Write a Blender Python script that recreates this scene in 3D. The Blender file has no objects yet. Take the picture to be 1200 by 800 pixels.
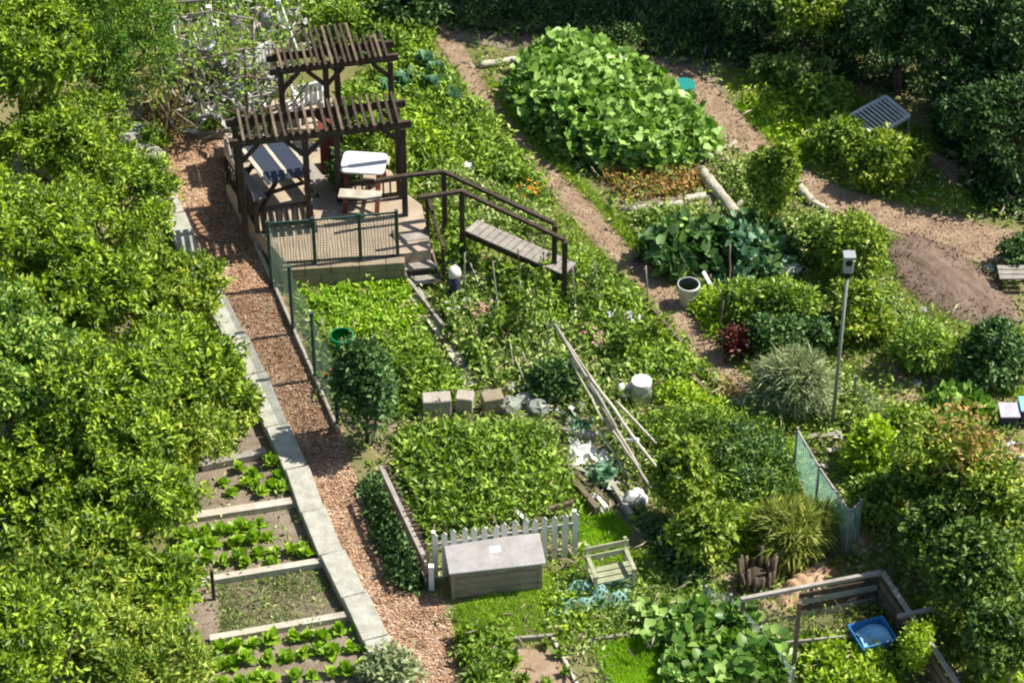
import bpy, math, random
import numpy as np
from mathutils import Vector, Matrix, Quaternion
from mathutils.geometry import tessellate_polygon
R = math.radians
rng = np.random.default_rng(11)
random.seed(11)
S = bpy.context.scene
C = S.collection

# ---------------------------------------------------------------- camera model
W0, H0, F = 1200.0, 800.0, 3200.0
TH = R(40); DIST = 45.7
CAM = Vector((0, -DIST*math.cos(TH), DIST*math.sin(TH)))
def P(px, py, z=0.0):
    u = (px-W0/2)/F; v = (H0/2-py)/F
    dx = u; dy = math.cos(TH)+v*math.sin(TH); dz = -math.sin(TH)+v*math.cos(TH)
    t = (z-CAM.z)/dz
    return Vector((CAM.x+dx*t, CAM.y+dy*t, z))
def Pn(px, py, z):
    u = (px-W0/2)/F; v = (H0/2-py)/F
    dy = math.cos(TH)+v*math.sin(TH); dz = -math.sin(TH)+v*math.cos(TH)
    t = (z-CAM.z)/dz
    return np.stack([u*t, CAM.y+dy*t, np.broadcast_to(z, np.shape(px))*np.ones_like(t)], 1)
def hf(x, y):
    return .012*np.sin(1.3*x+.7*y)+.010*np.sin(2.1*y-.9*x+1)+.006*np.sin(3.7*x+2.9*y)
def G(px, py):
    p = P(px, py); p.z = float(hf(p.x, p.y)); return p

# ---------------------------------------------------------------- materials
MAT = {}
def nodes(name):
    m = bpy.data.materials.new(name); m.use_nodes = True
    nt = m.node_tree; nt.nodes.clear()
    MAT[name] = m
    return m, nt, nt.nodes.new, nt.links.new
def ramp(N, cols):
    r = N('ShaderNodeValToRGB'); e = r.color_ramp.elements
    while len(e) < len(cols): e.new(.5)
    for i, c in enumerate(cols):
        if len(c) == 4: e[i].position = c[3]
        else: e[i].position = i/(len(cols)-1)
        e[i].color = (c[0], c[1], c[2], 1)
    return r
RED = {'tree_leaf':1.06,'conifer_leaf':1.25,'tree_leaf_deep':1.0,'tree_leaf_green':.98,'lime_leaf':.95,'lime_grass':1.05,'grass_blade':.98,'veg_leaf':.93,'petal_white':1,'petal_orange':1,'petal_pink':1,'litter':1,'straw':1,'dry_leaf':1,'orange_leaf':1,'red_leaf':1,'grey_leaf':1,'mixed_leaf':.95}
GAIN = {'tree_leaf':1.5,'tree_leaf_green':1.5,'tree_leaf_deep':1.6,'vine_leaf':1.3,'straw':.8,'litter':.65,'dark_leaf':1.25,'petal_white':1,'petal_orange':1,'petal_pink':1,'lettuce_leaf':1.25,'lime_leaf':1.3,'red_leaf':1.3,'orange_leaf':1.2,'dry_leaf':1.3,'lawn_blade':1.3,'seedling_blade':1.15,'grass_blade':1.6,'blue_leaf':1.15,'grey_leaf':1.35}
def mat_leaf(name, cols, rough=.45, trans=.3, nscale=1.5):
    m, nt, N, L = nodes(name)
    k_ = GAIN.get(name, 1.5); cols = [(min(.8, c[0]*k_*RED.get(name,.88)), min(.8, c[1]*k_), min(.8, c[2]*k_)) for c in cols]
    g = N('ShaderNodeNewGeometry'); r = ramp(N, cols)
    tc = N('ShaderNodeTexCoord'); ns = N('ShaderNodeTexNoise'); ns.inputs['Scale'].default_value = nscale
    L(tc.outputs['Object'], ns.inputs['Vector'])
    a = N('ShaderNodeMath'); a.operation = 'MULTIPLY_ADD'; a.inputs[1].default_value = 1.3; a.inputs[2].default_value = -.65
    L(ns.outputs['Fac'], a.inputs[0])
    b = N('ShaderNodeMath'); b.operation = 'ADD'; b.use_clamp = True
    L(g.outputs['Random Per Island'], b.inputs[0]); L(a.outputs[0], b.inputs[1])
    L(b.outputs[0], r.inputs[0])
    p = N('ShaderNodeBsdfPrincipled'); p.inputs['Roughness'].default_value = rough
    p.inputs['Specular IOR Level'].default_value = .3
    t = N('ShaderNodeBsdfTranslucent'); mx = N('ShaderNodeMixShader'); mx.inputs[0].default_value = trans
    hs = N('ShaderNodeHueSaturation'); hs.inputs['Saturation'].default_value = 1.15; hs.inputs['Value'].default_value = 1.3
    L(r.outputs[0], p.inputs['Base Color']); L(r.outputs[0], hs.inputs['Color']); L(hs.outputs[0], t.inputs['Color'])
    L(p.outputs[0], mx.inputs[1]); L(t.outputs[0], mx.inputs[2])
    o = N('ShaderNodeOutputMaterial'); L(mx.outputs[0], o.inputs[0])
    return m
def mat_rough(name, cols, scale=3, detail=6, bump=.3, bscale=30, rough=.85, stretch=None, island=0):
    m, nt, N, L = nodes(name)
    tc = N('ShaderNodeTexCoord'); mp = N('ShaderNodeMapping')
    L(tc.outputs['Object'], mp.inputs[0])
    if stretch: mp.inputs['Scale'].default_value = stretch
    ns = N('ShaderNodeTexNoise'); ns.inputs['Scale'].default_value = scale; ns.inputs['Detail'].default_value = detail
    ns.inputs['Roughness'].default_value = .65
    L(mp.outputs[0], ns.inputs['Vector'])
    r = ramp(N, cols)
    src = ns.outputs['Fac']
    st = N('ShaderNodeMath'); st.operation = 'MULTIPLY_ADD'; st.inputs[1].default_value = 1.8; st.inputs[2].default_value = -.4
    L(src, st.inputs[0]); src = st.outputs[0]
    if island:
        g = N('ShaderNodeNewGeometry'); a = N('ShaderNodeMath'); a.operation = 'MULTIPLY_ADD'
        a.inputs[1].default_value = island; L(g.outputs['Random Per Island'], a.inputs[0])
        b = N('ShaderNodeMath'); b.operation = 'SUBTRACT'; b.inputs[1].default_value = island/2
        L(src, b.inputs[0]); L(b.outputs[0], a.inputs[2]); src = a.outputs[0]
    L(src, r.inputs[0])
    p = N('ShaderNodeBsdfPrincipled'); p.inputs['Roughness'].default_value = rough
    p.inputs['Specular IOR Level'].default_value = .25
    L(r.outputs[0], p.inputs['Base Color'])
    n2 = N('ShaderNodeTexNoise'); n2.inputs['Scale'].default_value = bscale; n2.inputs['Detail'].default_value = 4
    L(mp.outputs[0], n2.inputs['Vector'])
    bp = N('ShaderNodeBump'); bp.inputs['Strength'].default_value = bump; bp.inputs['Distance'].default_value = .03
    L(n2.outputs['Fac'], bp.inputs['Height']); L(bp.outputs[0], p.inputs['Normal'])
    o = N('ShaderNodeOutputMaterial'); L(p.outputs[0], o.inputs[0])
    return m
def mat_net(name, col, cover=.5, pitch=.06, width=.3):
    """netting: a procedural grid of strands over clear gaps, from the mesh's own UVs (metres)"""
    m, nt, N, L = nodes(name)
    uv = N('ShaderNodeUVMap'); sp = N('ShaderNodeSeparateXYZ'); L(uv.outputs[0], sp.inputs[0])
    outs = []
    for k in (0, 1):
        d = N('ShaderNodeMath'); d.operation = 'DIVIDE'; d.inputs[1].default_value = pitch; L(sp.outputs[k], d.inputs[0])
        f = N('ShaderNodeMath'); f.operation = 'FRACT'; L(d.outputs[0], f.inputs[0])
        l = N('ShaderNodeMath'); l.operation = 'LESS_THAN'; l.inputs[1].default_value = width; L(f.outputs[0], l.inputs[0])
        outs.append(l)
    mx = N('ShaderNodeMath'); mx.operation = 'MAXIMUM'; L(outs[0].outputs[0], mx.inputs[0]); L(outs[1].outputs[0], mx.inputs[1])
    ml = N('ShaderNodeMath'); ml.operation = 'MULTIPLY'; ml.inputs[1].default_value = cover; L(mx.outputs[0], ml.inputs[0])
    p = N('ShaderNodeBsdfPrincipled'); p.inputs['Base Color'].default_value = (*col, 1); p.inputs['Roughness'].default_value = .5
    tl = N('ShaderNodeBsdfTranslucent'); tl.inputs[0].default_value = (*col, 1); s0 = N('ShaderNodeMixShader'); s0.inputs[0].default_value = .5
    L(p.outputs[0], s0.inputs[1]); L(tl.outputs[0], s0.inputs[2])
    t = N('ShaderNodeBsdfTransparent'); s = N('ShaderNodeMixShader')
    L(ml.outputs[0], s.inputs[0]); L(t.outputs[0], s.inputs[1]); L(s0.outputs[0], s.inputs[2])
    o = N('ShaderNodeOutputMaterial'); L(s.outputs[0], o.inputs[0])
    return m
def mat_plain(name, col, rough=.5, var=.15, metal=0):
    c = col
    m = mat_rough(name, [tuple(x*(1-var) for x in c), tuple(min(1, x*(1+var)) for x in c)], scale=5, bump=.08, bscale=25, rough=rough)
    return m

mat_leaf('tree_leaf', [(.033,.068,.012), (.10,.168,.018), (.165,.26,.018), (.27,.37,.03)], .42, .25, 2.6)
mat_leaf('tree_leaf_green', [(.04,.08,.012), (.11,.17,.018), (.20,.26,.03), (.31,.35,.06)], .42, .3, 1)
mat_leaf('dark_leaf', [(.015,.035,.010), (.03,.065,.015), (.06,.105,.022), (.14,.19,.055)], .45, .2, 1)  # dark green that also carries the shade along the top
mat_leaf('conifer_leaf', [(.03,.085,.012), (.05,.13,.02), (.09,.20,.028), (.16,.28,.03)], .5, .3, 2)
mat_leaf('veg_leaf', [(.05,.085,.014), (.11,.16,.025), (.18,.26,.03), (.29,.37,.06)], .45, .3, 1.5)
mat_leaf('squash_leaf', [(.055,.11,.016), (.12,.19,.03), (.21,.29,.06), (.34,.42,.13)], .38, .3, 1.2)
mat_leaf('lime_leaf', [(.13,.20,.012), (.22,.32,.02), (.32,.42,.03), (.42,.48,.05)], .45, .35, 2)
mat_leaf('lettuce_leaf', [(.16,.25,.02), (.25,.37,.03), (.36,.46,.05), (.46,.50,.08)], .4, .35, 2)
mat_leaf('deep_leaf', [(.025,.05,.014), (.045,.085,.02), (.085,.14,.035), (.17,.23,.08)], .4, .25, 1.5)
mat_leaf('blue_leaf', [(.06,.13,.06), (.12,.22,.11), (.20,.31,.18), (.34,.44,.30)], .4, .25, 2)
mat_leaf('grey_leaf', [(.12,.15,.06), (.19,.23,.10), (.27,.31,.15), (.38,.40,.24)], .55, .3, 2)
mat_leaf('mixed_leaf', [(.045,.08,.014), (.11,.165,.026), (.18,.245,.045), (.27,.33,.08), (.38,.38,.18)], .5, .3, 2.5)
mat_leaf('dry_leaf', [(.12,.10,.04), (.22,.18,.07), (.30,.25,.10), (.42,.34,.16)], .7, .2, 3)
mat_leaf('orange_leaf', [(.10,.14,.03), (.24,.20,.05), (.38,.22,.07), (.5,.30,.12)], .6, .3, 3)
mat_leaf('red_leaf', [(.035,.008,.010), (.08,.015,.015), (.13,.03,.02), (.10,.09,.03)], .45, .2, 3)
mat_leaf('grass_blade', [(.10,.17,.02), (.17,.26,.025), (.24,.33,.035), (.32,.36,.08)], .6, .3, .7)
mat_leaf('lawn_blade', [(.16,.27,.014), (.23,.36,.018), (.30,.44,.022), (.38,.48,.04)], .6, .35, .7)
mat_leaf('seedling_blade', [(.13,.15,.04), (.19,.21,.06), (.25,.27,.09), (.32,.32,.13)], .7, .2, 1)
mat_leaf('lime_grass', [(.06,.085,.012), (.11,.15,.02), (.18,.22,.035), (.29,.31,.07)], .5, .25)
mat_leaf('tree_leaf_deep', [(.028,.065,.012), (.075,.145,.018), (.15,.235,.03), (.28,.35,.07)], .42, .25, 2.6)
mat_leaf('vine_leaf', [(.03,.055,.010), (.06,.105,.016), (.115,.17,.025), (.23,.26,.06)], .45, .25, 1)
mat_leaf('straw', [(.30,.25,.15), (.45,.38,.24), (.6,.54,.38)], .7, .15)
mat_leaf('litter', [(.45,.42,.38), (.62,.60,.56), (.78,.76,.72)], .6, .1)
mat_leaf('petal_white', [(.75,.72,.68), (.85,.82,.8)], .6, .2)
mat_leaf('petal_orange', [(.75,.25,.04), (.85,.4,.08)], .6, .2)
mat_leaf('petal_pink', [(.6,.3,.28), (.75,.5,.45)], .6, .2)
mat_rough('ground', [(.08,.10,.025), (.13,.14,.04), (.20,.17,.08), (.27,.21,.13)], 1.2, 10, .6, 22)
mat_rough('soil', [(.12,.09,.06), (.21,.165,.12), (.31,.25,.19)], 3, 10, .9, 28)
mat_rough('dark_soil', [(.095,.062,.042), (.165,.115,.082), (.235,.17,.13)], 4, 12, 1.0, 14)
mat_rough('dirt', [(.15,.10,.06), (.28,.195,.125), (.39,.295,.20)], 3, 12, .5, 25)
mat_rough('mulch', [(.22,.12,.065), (.37,.22,.13), (.50,.34,.22)], 5, 12, 1.0, 35)
mat_rough('chip', [(.17,.09,.05), (.37,.22,.13), (.50,.335,.215), (.66,.51,.37)], 2, 4, .1, 30, island=.9)
mat_rough('concrete', [(.20,.20,.15), (.37,.36,.30), (.50,.49,.42)], 5, 12, .5, 30)
mat_rough('patio_floor', [(.26,.20,.14), (.38,.30,.215), (.49,.40,.30)], 2.5, 10, .4, 25)
mat_rough('block', [(.26,.23,.18), (.36,.32,.26), (.46,.43,.36)], 4, 10, .6, 25)
mat_rough('wall_stone', [(.17,.14,.095), (.26,.21,.14), (.35,.29,.21)], 3, 10, .6, 20)
mat_rough('dark_wood', [(.03,.021,.015), (.062,.044,.031), (.12,.092,.068)], 4, 8, .5, 30, stretch=(3,3,.6), island=.3)
mat_rough('brown_wood', [(.08,.055,.038), (.145,.105,.073), (.23,.175,.125)], 4, 8, .5, 30, island=.4)
mat_rough('red_wood', [(.09,.02,.014), (.16,.04,.028), (.24,.09,.06)], 4, 8, .4, 30, island=.3)
mat_rough('grey_wood', [(.18,.16,.13), (.30,.27,.23), (.44,.40,.35)], 5, 8, .4, 30, island=.4)
mat_rough('pale_wood', [(.28,.25,.19), (.44,.40,.32), (.60,.56,.47)], 5, 8, .3, 30, island=.3)
mat_rough('green_wood', [(.20,.22,.12), (.32,.33,.20), (.44,.43,.31)], 5, 8, .3, 30, island=.4)
mat_rough('box_side', [(.20,.15,.11), (.30,.235,.18), (.40,.33,.26)], 4, 9, .4, 25, stretch=(.5,3,3), island=.4)
mat_rough('box_lid', [(.22,.20,.185), (.33,.31,.295), (.42,.40,.385)], 3, 12, .3, 25)
mat_rough('bark', [(.06,.045,.03), (.12,.09,.06), (.20,.16,.11)], 5, 8, .8, 25, stretch=(2,2,.5))
mat_rough('log_bark', [(.22,.21,.14), (.36,.34,.25), (.50,.47,.38)], 4, 8, .7, 18)
mat_rough('white_paint', [(.62,.62,.58), (.76,.76,.72), (.84,.84,.81)], 4, 8, .15, 30, .6, island=.2)
mat_rough('picket_paint', [(.50,.52,.40), (.68,.69,.57), (.80,.80,.72)], 4, 8, .15, 30, .6, island=.2)
mat_plain('white_plastic', (.62,.61,.58), .35, .06)
mat_plain('bucket_grey', (.58,.58,.54), .5, .1)
mat_plain('green_plastic', (.012,.30,.13), .3, .15)
mat_plain('teal_plastic', (.02,.22,.19), .35, .15)
mat_plain('blue_tarp', (.03,.17,.36), .3, .3)
mat_plain('pale_blue', (.22,.45,.62), .35, .15)
mat_plain('navy', (.035,.045,.08), .45, .2)
mat_plain('bluegrey', (.035,.045,.065), .5, .15)
mat_plain('black', (.012,.012,.014), .5, .15)
mat_plain('pole_grey', (.24,.26,.22), .45, .12)
mat_plain('lamp_box', (.30,.31,.31), .4, .1)
mat_plain('terracotta', (.38,.15,.08), .7, .15)
mat_plain('green_metal', (.035,.075,.055), .4, .15)
mat_plain('cloth', (.42,.40,.45), .8, .3)
mat_plain('sack', (.72,.68,.62), .7, .15)
mat_net('green_net', (.11,.18,.14), .8, .05, .30)
mat_net('aqua_net', (.36,.66,.55), .85, .045, .36)
mat_net('white_net', (.55,.66,.62), .8, .05, .24)
mat_net('pale_net', (.42,.70,.62), .95, .07, .42)
mat_net('wire_net', (.25,.25,.20), .8, .05, .16)

# ---------------------------------------------------------------- object helpers
LOC = {}
def tag(o, label=None, cat=None, group=None, kind=None):
    if label: o['label'] = label
    if cat: o['category'] = cat
    if group: o['group'] = group
    if kind: o['kind'] = kind
    return o
def thing(name, loc, label, cat, group=None):
    o = bpy.data.objects.new(name, None); o.empty_display_size = .2; C.objects.link(o); o.location = loc
    LOC[o.name] = Vector(loc)
    return tag(o, label, cat, group)
def off(parent):
    v = Vector((0,0,0))
    while parent is not None:
        v = v+parent.location; parent = parent.parent
    return v
def link(name, me, mat, parent=None, loc=None):
    o = bpy.data.objects.new(name, me); C.objects.link(o)
    me.materials.append(MAT[mat] if isinstance(mat, str) else mat)
    if parent is not None: o.parent = parent
    if loc is not None: o.location = loc
    return o
class MB:
    def __init__(s): s.v = []; s.f = []; s.uv = None
    def poly(s, pts): 
        n = len(s.v); s.v += [Vector(p) for p in pts]; s.f.append(list(range(n, n+len(pts)))); return s
    def box(s, c, size, M=None):
        c = Vector(c); n = len(s.v); hx, hy, hz = [a/2 for a in size]
        for z in (-hz, hz):
            for x, y in ((-hx,-hy),(hx,-hy),(hx,hy),(-hx,hy)):
                p = Vector((x,y,z)); p = M@p if M else p; s.v.append(c+p)
        s.f += [[n+i for i in q] for q in ([3,2,1,0],[4,5,6,7],[0,1,5,4],[1,2,6,5],[2,3,7,6],[3,0,4,7])]
        return s
    def bar(s, a, b, w, h, up=(0,0,1)):
        a = Vector(a); b = Vector(b); d = b-a; L = d.length
        if L < 1e-6: return s
        x = d.normalized(); y = Vector(up).cross(x)
        if y.length < 1e-3: y = Vector((1,0,0)).cross(x)
        y.normalize(); z = x.cross(y)
        M = Matrix((x,y,z)).transposed()
        return s.box((a+b)/2, (L,w,h), M)
    def tube(s, pts, rad, n=8, cap=True):
        pts = [Vector(p) for p in pts]
        if not isinstance(rad, (list,tuple)): rad = [rad]*len(pts)
        b0 = len(s.v)
        for i, p in enumerate(pts):
            d = (pts[min(i+1,len(pts)-1)]-pts[max(i-1,0)]).normalized()
            a = d.cross(Vector((0,0,1)))
            if a.length < .05: a = d.cross(Vector((1,0,0)))
            a.normalize(); b = d.cross(a)
            for k in range(n):
                t = 2*math.pi*k/n
                s.v.append(p+(a*math.cos(t)+b*math.sin(t))*rad[i])
        for i in range(len(pts)-1):
            for k in range(n):
                k2 = (k+1)%n
                s.f.append([b0+i*n+k, b0+i*n+k2, b0+(i+1)*n+k2, b0+(i+1)*n+k])
        if cap:
            s.f.append([b0+k for k in range(n)][::-1]); s.f.append([b0+(len(pts)-1)*n+k for k in range(n)])
        return s
    def prism(s, pts, z0, z1):
        n = len(s.v); k = len(pts)
        s.v += [Vector((p[0],p[1],z0)) for p in pts]+[Vector((p[0],p[1],z1)) for p in pts]
        s.f.append([n+i for i in range(k)][::-1]); s.f.append([n+k+i for i in range(k)])
        for i in range(k):
            j = (i+1)%k; s.f.append([n+i,n+j,n+k+j,n+k+i])
        return s
    def build(s, name, mat, parent=None, smooth=False, bevel=0):
        o_ = off(parent) if parent is not None else None
        if parent is None:
            c = Vector((sum(v.x for v in s.v)/len(s.v), sum(v.y for v in s.v)/len(s.v), min(v.z for v in s.v)))
        else: c = o_
        me = bpy.data.meshes.new(name)
        me.from_pydata([v-c for v in s.v], [], s.f)
        if smooth: me.polygons.foreach_set('use_smooth', [True]*len(me.polygons))
        o = link(name, me, mat, parent)
        if parent is None: o.location = c
        if bevel:
            b = o.modifiers.new('bevel', 'BEVEL'); b.width = bevel; b.segments = 2
        return o
def arcpoly(cx, cy, r, n, ph=0, sq=1): return [(cx+r*math.cos(ph+2*math.pi*k/n), cy+r*sq*math.sin(ph+2*math.pi*k/n)) for k in range(n)]

# ---------------------------------------------------------------- leaf helpers
T = {}
T['leaf'] = (np.array([(0,0,0), (-.5,.45,.10), (0,1,-.12), (.5,.45,.10)], float), [(0,2,1), (0,3,2)])
T['broad'] = (np.array([(0,0,-.02), (-.42,.05,.10), (-.52,.55,.12), (0,1.0,-.05), (.52,.55,.12), (.42,.05,.10), (0,.45,.0)], float),
              [(6,1,0), (6,2,1), (6,3,2), (6,4,3), (6,5,4), (6,0,5)])
T['blade'] = (np.array([(-.5,0,0), (.5,0,0), (.4,.55,.02), (-.4,.55,.02), (0,1,-.14)], float), [(0,1,2), (0,2,3), (3,2,4)])
def unit(a): return a/np.maximum(np.linalg.norm(a, axis=1, keepdims=True), 1e-9)
def leaf_arrays(pos, fwd, nrm, size, aspect, kind):
    tv, tf = T[kind]; n = len(pos); k = len(tv)
    fwd = unit(fwd); nrm = unit(nrm-(nrm*fwd).sum(1, keepdims=True)*fwd); side = np.cross(fwd, nrm)
    sz = np.broadcast_to(size, (n,))[:, None, None]; asp = np.broadcast_to(aspect, (n,))[:, None, None]
    V = pos[:, None, :]+sz*(tv[None,:,0:1]*asp*side[:,None,:]+tv[None,:,1:2]*fwd[:,None,:]+tv[None,:,2:3]*nrm[:,None,:])
    tf = np.array(tf); Fc = (tf[None]+(np.arange(n)*k)[:,None,None]).reshape(-1,3)
    return V.reshape(-1,3), Fc
def tri_mesh(name, parts):
    vs = []; fs = []; o = 0
    for v, f in parts: vs.append(v); fs.append(f+o); o += len(v)
    v = np.concatenate(vs); f = np.concatenate(fs)
    me = bpy.data.meshes.new(name)
    me.vertices.add(len(v)); me.vertices.foreach_set('co', v.astype(np.float32).ravel())
    me.loops.add(len(f)*3); me.loops.foreach_set('vertex_index', f.astype(np.int32).ravel())
    me.polygons.add(len(f)); me.polygons.foreach_set('loop_start', np.arange(len(f), dtype=np.int32)*3)
    me.update(calc_edges=True)
    return me
def rosettes(cen, nrm, per, size, aspect=.5, spread=.9, jit=.06, kind='leaf', droop=.25, svar=.35):
    n = len(cen)*per
    c = np.repeat(cen, per, 0); nn = unit(np.repeat(nrm, per, 0))
    rv = rng.normal(size=(n,3)); tan = unit(rv-(rv*nn).sum(1, keepdims=True)*nn)
    s = rng.uniform(.15, 1, n)[:,None]*spread
    fwd = nn*(1-s*.8)+tan*s+np.array([0,0,-droop])*s
    ln = unit(nn+rng.normal(scale=.55, size=(n,3))+np.array([0,0,.35])-tan*.15)
    pos = c+rng.normal(scale=jit, size=(n,3))
    return leaf_arrays(pos, fwd, ln, size*(1+rng.uniform(-svar, svar, n)), aspect, kind)

def lobes(R3, m, fill=.62, lr=(.38,.55)):
    """lumpy crown: lobe centres + radii in a unit ellipsoid scaled by R3"""
    d = unit(rng.normal(size=(m,3))); d[:,2] = np.abs(d[:,2])*1.0-.25*(rng.random(m) < .3); d = unit(d)
    c = d*fill*rng.uniform(.45,1.35,(m,1)); c[0] = 0
    r = rng.uniform(*lr, m)
    return c, r
def crown_mesh(name, R3, n_ros, per, leaf, aspect=.5, kind='leaf', m=12, spread=.9, inner=.12, zmin=-.6, lr=(.36,.56), droop=.25, jit=.05, clump=1):
    R3 = np.array(R3, float)
    lc, lr_ = lobes(R3, m, lr=lr)
    w = lr_**2; idx = rng.choice(m, n_ros*3, p=w/w.sum())
    d = unit(rng.normal(size=(n_ros*3,3))); d[:,2] = np.where(d[:,2] < zmin, -d[:,2], d[:,2])
    rr_ = rng.uniform(.78,1.15,(len(idx),1)); rr_ = np.where(rng.random((len(idx),1)) < .08, rr_*1.28, rr_)
    p = lc[idx]+d*lr_[idx][:,None]*rr_
    dist = np.linalg.norm(p[:,None,:]-lc[None], axis=2)/lr_[None]
    keep = dist.min(1) > .78
    p = p[keep][:n_ros]; d = d[keep][:n_ros]
    if clump > 1:
        k_ = max(4, len(p)//clump); j_ = rng.integers(0, k_, n_ros)
        p = p[:k_][j_]+rng.normal(scale=.055/R3.mean(), size=(n_ros,3)); d = unit(d[:k_][j_]+rng.normal(scale=.5, size=(n_ros,3)))
    cen = p*R3; nr = unit(d/R3*R3.mean()+np.array([0,0,.25]))
    parts = [rosettes(cen, nr, per, leaf, aspect, spread, jit, kind, droop)]
    k = int(n_ros*inner)
    if k:
        q = unit(rng.normal(size=(k,3)))*rng.uniform(.2,.75,(k,1)); 
        parts.append(rosettes(q*R3, q+np.array([0,0,.4]), per, leaf, aspect, 1, .1, kind))
    return tri_mesh(name, parts)
def limb_pts(a, b, seg=5, w=.08):
    a = Vector(a); b = Vector(b); L = (b-a).length
    out = []
    for i in range(seg+1):
        t = i/seg; j = Vector((random.uniform(-1,1),random.uniform(-1,1),random.uniform(-.5,.5)))*w*L*math.sin(math.pi*t)*.6
        out.append(a.lerp(b,t)+j)
    return out
def tree(px, py, zc, R3, n_ros, per, leaf, mat, label, cat='tree', group=None, name='broadleaf_tree', trunk=.09, kind='leaf', aspect=.5, **kw):
    """(px,py) is where the middle of the crown shows, zc its height above ground"""
    c = P(px, py, zc); base = Vector((c.x, c.y, 0))
    t = thing(name, base, label, cat, group)
    mb = MB(); top = base+Vector((0,0,zc))
    mb.tube(limb_pts(base+Vector((0,0,-.08)), top, 6, .05), [trunk*(1-.55*i/6) for i in range(7)], 8)
    for k in range(7):
        a = 2*math.pi*k/7+random.random()
        z0 = zc*random.uniform(.35,.8)
        e = top+Vector((math.cos(a)*R3[0]*.7, math.sin(a)*R3[1]*.7, R3[2]*random.uniform(-.2,.6)))
        mb.tube(limb_pts(base+Vector((0,0,z0)), e, 5, .1), [trunk*.45*(1-.75*i/5) for i in range(6)], 6)
    mb.build('trunk', 'bark', t, True)
    me = crown_mesh('crown', R3, n_ros, per, leaf, aspect, kind, **kw)
    link('crown', me, mat, t, (0,0,zc))
    return t
def shrub(px, py, R3, n_ros, per, leaf, mat, label, name='shrub', cat='shrub', group=None, kind='leaf', aspect=.5, lift=.0, **kw):
    """(px,py): where the middle of the foliage shows"""
    zc = R3[2]*.72+lift
    c = P(px, py, zc); base = Vector((c.x, c.y, 0))
    t = thing(name, base, label, cat, group)
    mb = MB()
    for k in range(5):
        a = 2*math.pi*k/5+random.random()
        mb.tube(limb_pts(base+Vector((math.cos(a)*.03, math.sin(a)*.03,-.05)), base+Vector((math.cos(a)*R3[0]*.55, math.sin(a)*R3[1]*.55, zc+R3[2]*.35)), 4, .1), [.022,.018,.014,.01,.006], 5)
    mb.build('stem', 'bark', t, True)
    kw.setdefault('lr', (.18,.40)); kw.setdefault('m', 22)
    me = crown_mesh('foliage', [q_*1.1 for q_ in R3], n_ros, per, leaf, aspect, kind, **kw)
    link('foliage', me, mat, t, (0,0,zc))
    return t
def in_poly(x, y, poly):
    r = np.zeros(len(x), bool); n = len(poly)
    for i in range(n):
        x1,y1 = poly[i]; x2,y2 = poly[(i+1)%n]
        c = ((y1 > y) != (y2 > y)) & (x < (x2-x1)*(y-y1)/((y2-y1) or 1e-9)+x1)
        r ^= c
    return r
def sample(poly, n, z=0.0, excl=()):
    xs = [p[0] for p in poly]; ys = [p[1] for p in poly]
    ox = np.empty(0); oy = np.empty(0)
    while len(ox) < n:
        x = rng.uniform(min(xs), max(xs), n*2); y = rng.uniform(min(ys), max(ys), n*2)
        k = in_poly(x, y, poly)
        for e_ in excl: k &= ~in_poly(x, y, e_)
        ox = np.concatenate([ox, x[k]]); oy = np.concatenate([oy, y[k]])
    ox, oy = ox[:n], oy[:n]
    return Pn(ox, oy, z)
def lump(p, s, seed):
    x, y = p[:,0], p[:,1]
    return (.5+.25*np.sin(x*s+seed)*np.cos(y*s*1.1+seed*2)+.25*np.sin((x+y)*s*1.9+seed*3)*np.cos((x-y)*s*1.7+seed))
def edge_dist(p, poly):
    best = np.full(len(p), 9.)
    for i in range(len(poly)):
        a = np.array(poly[i]); b = np.array(poly[(i+1)%len(poly)]); ab = b-a
        t = np.clip(((p[:,:2]-a)@ab)/max(ab@ab, 1e-9), 0, 1)
        best = np.minimum(best, np.linalg.norm(p[:,:2]-(a+t[:,None]*ab), axis=1))
    return best
def clear(p, m=0.0):
    k = np.ones(len(p), bool)
    jx = rng.normal(scale=.06, size=len(p)); jy = rng.normal(scale=.06, size=len(p))
    for poly in CLEAR: k &= ~in_poly(p[:,0]+jx, p[:,1]+jy, poly)
    return p[k]
CLEAR = []
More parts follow.
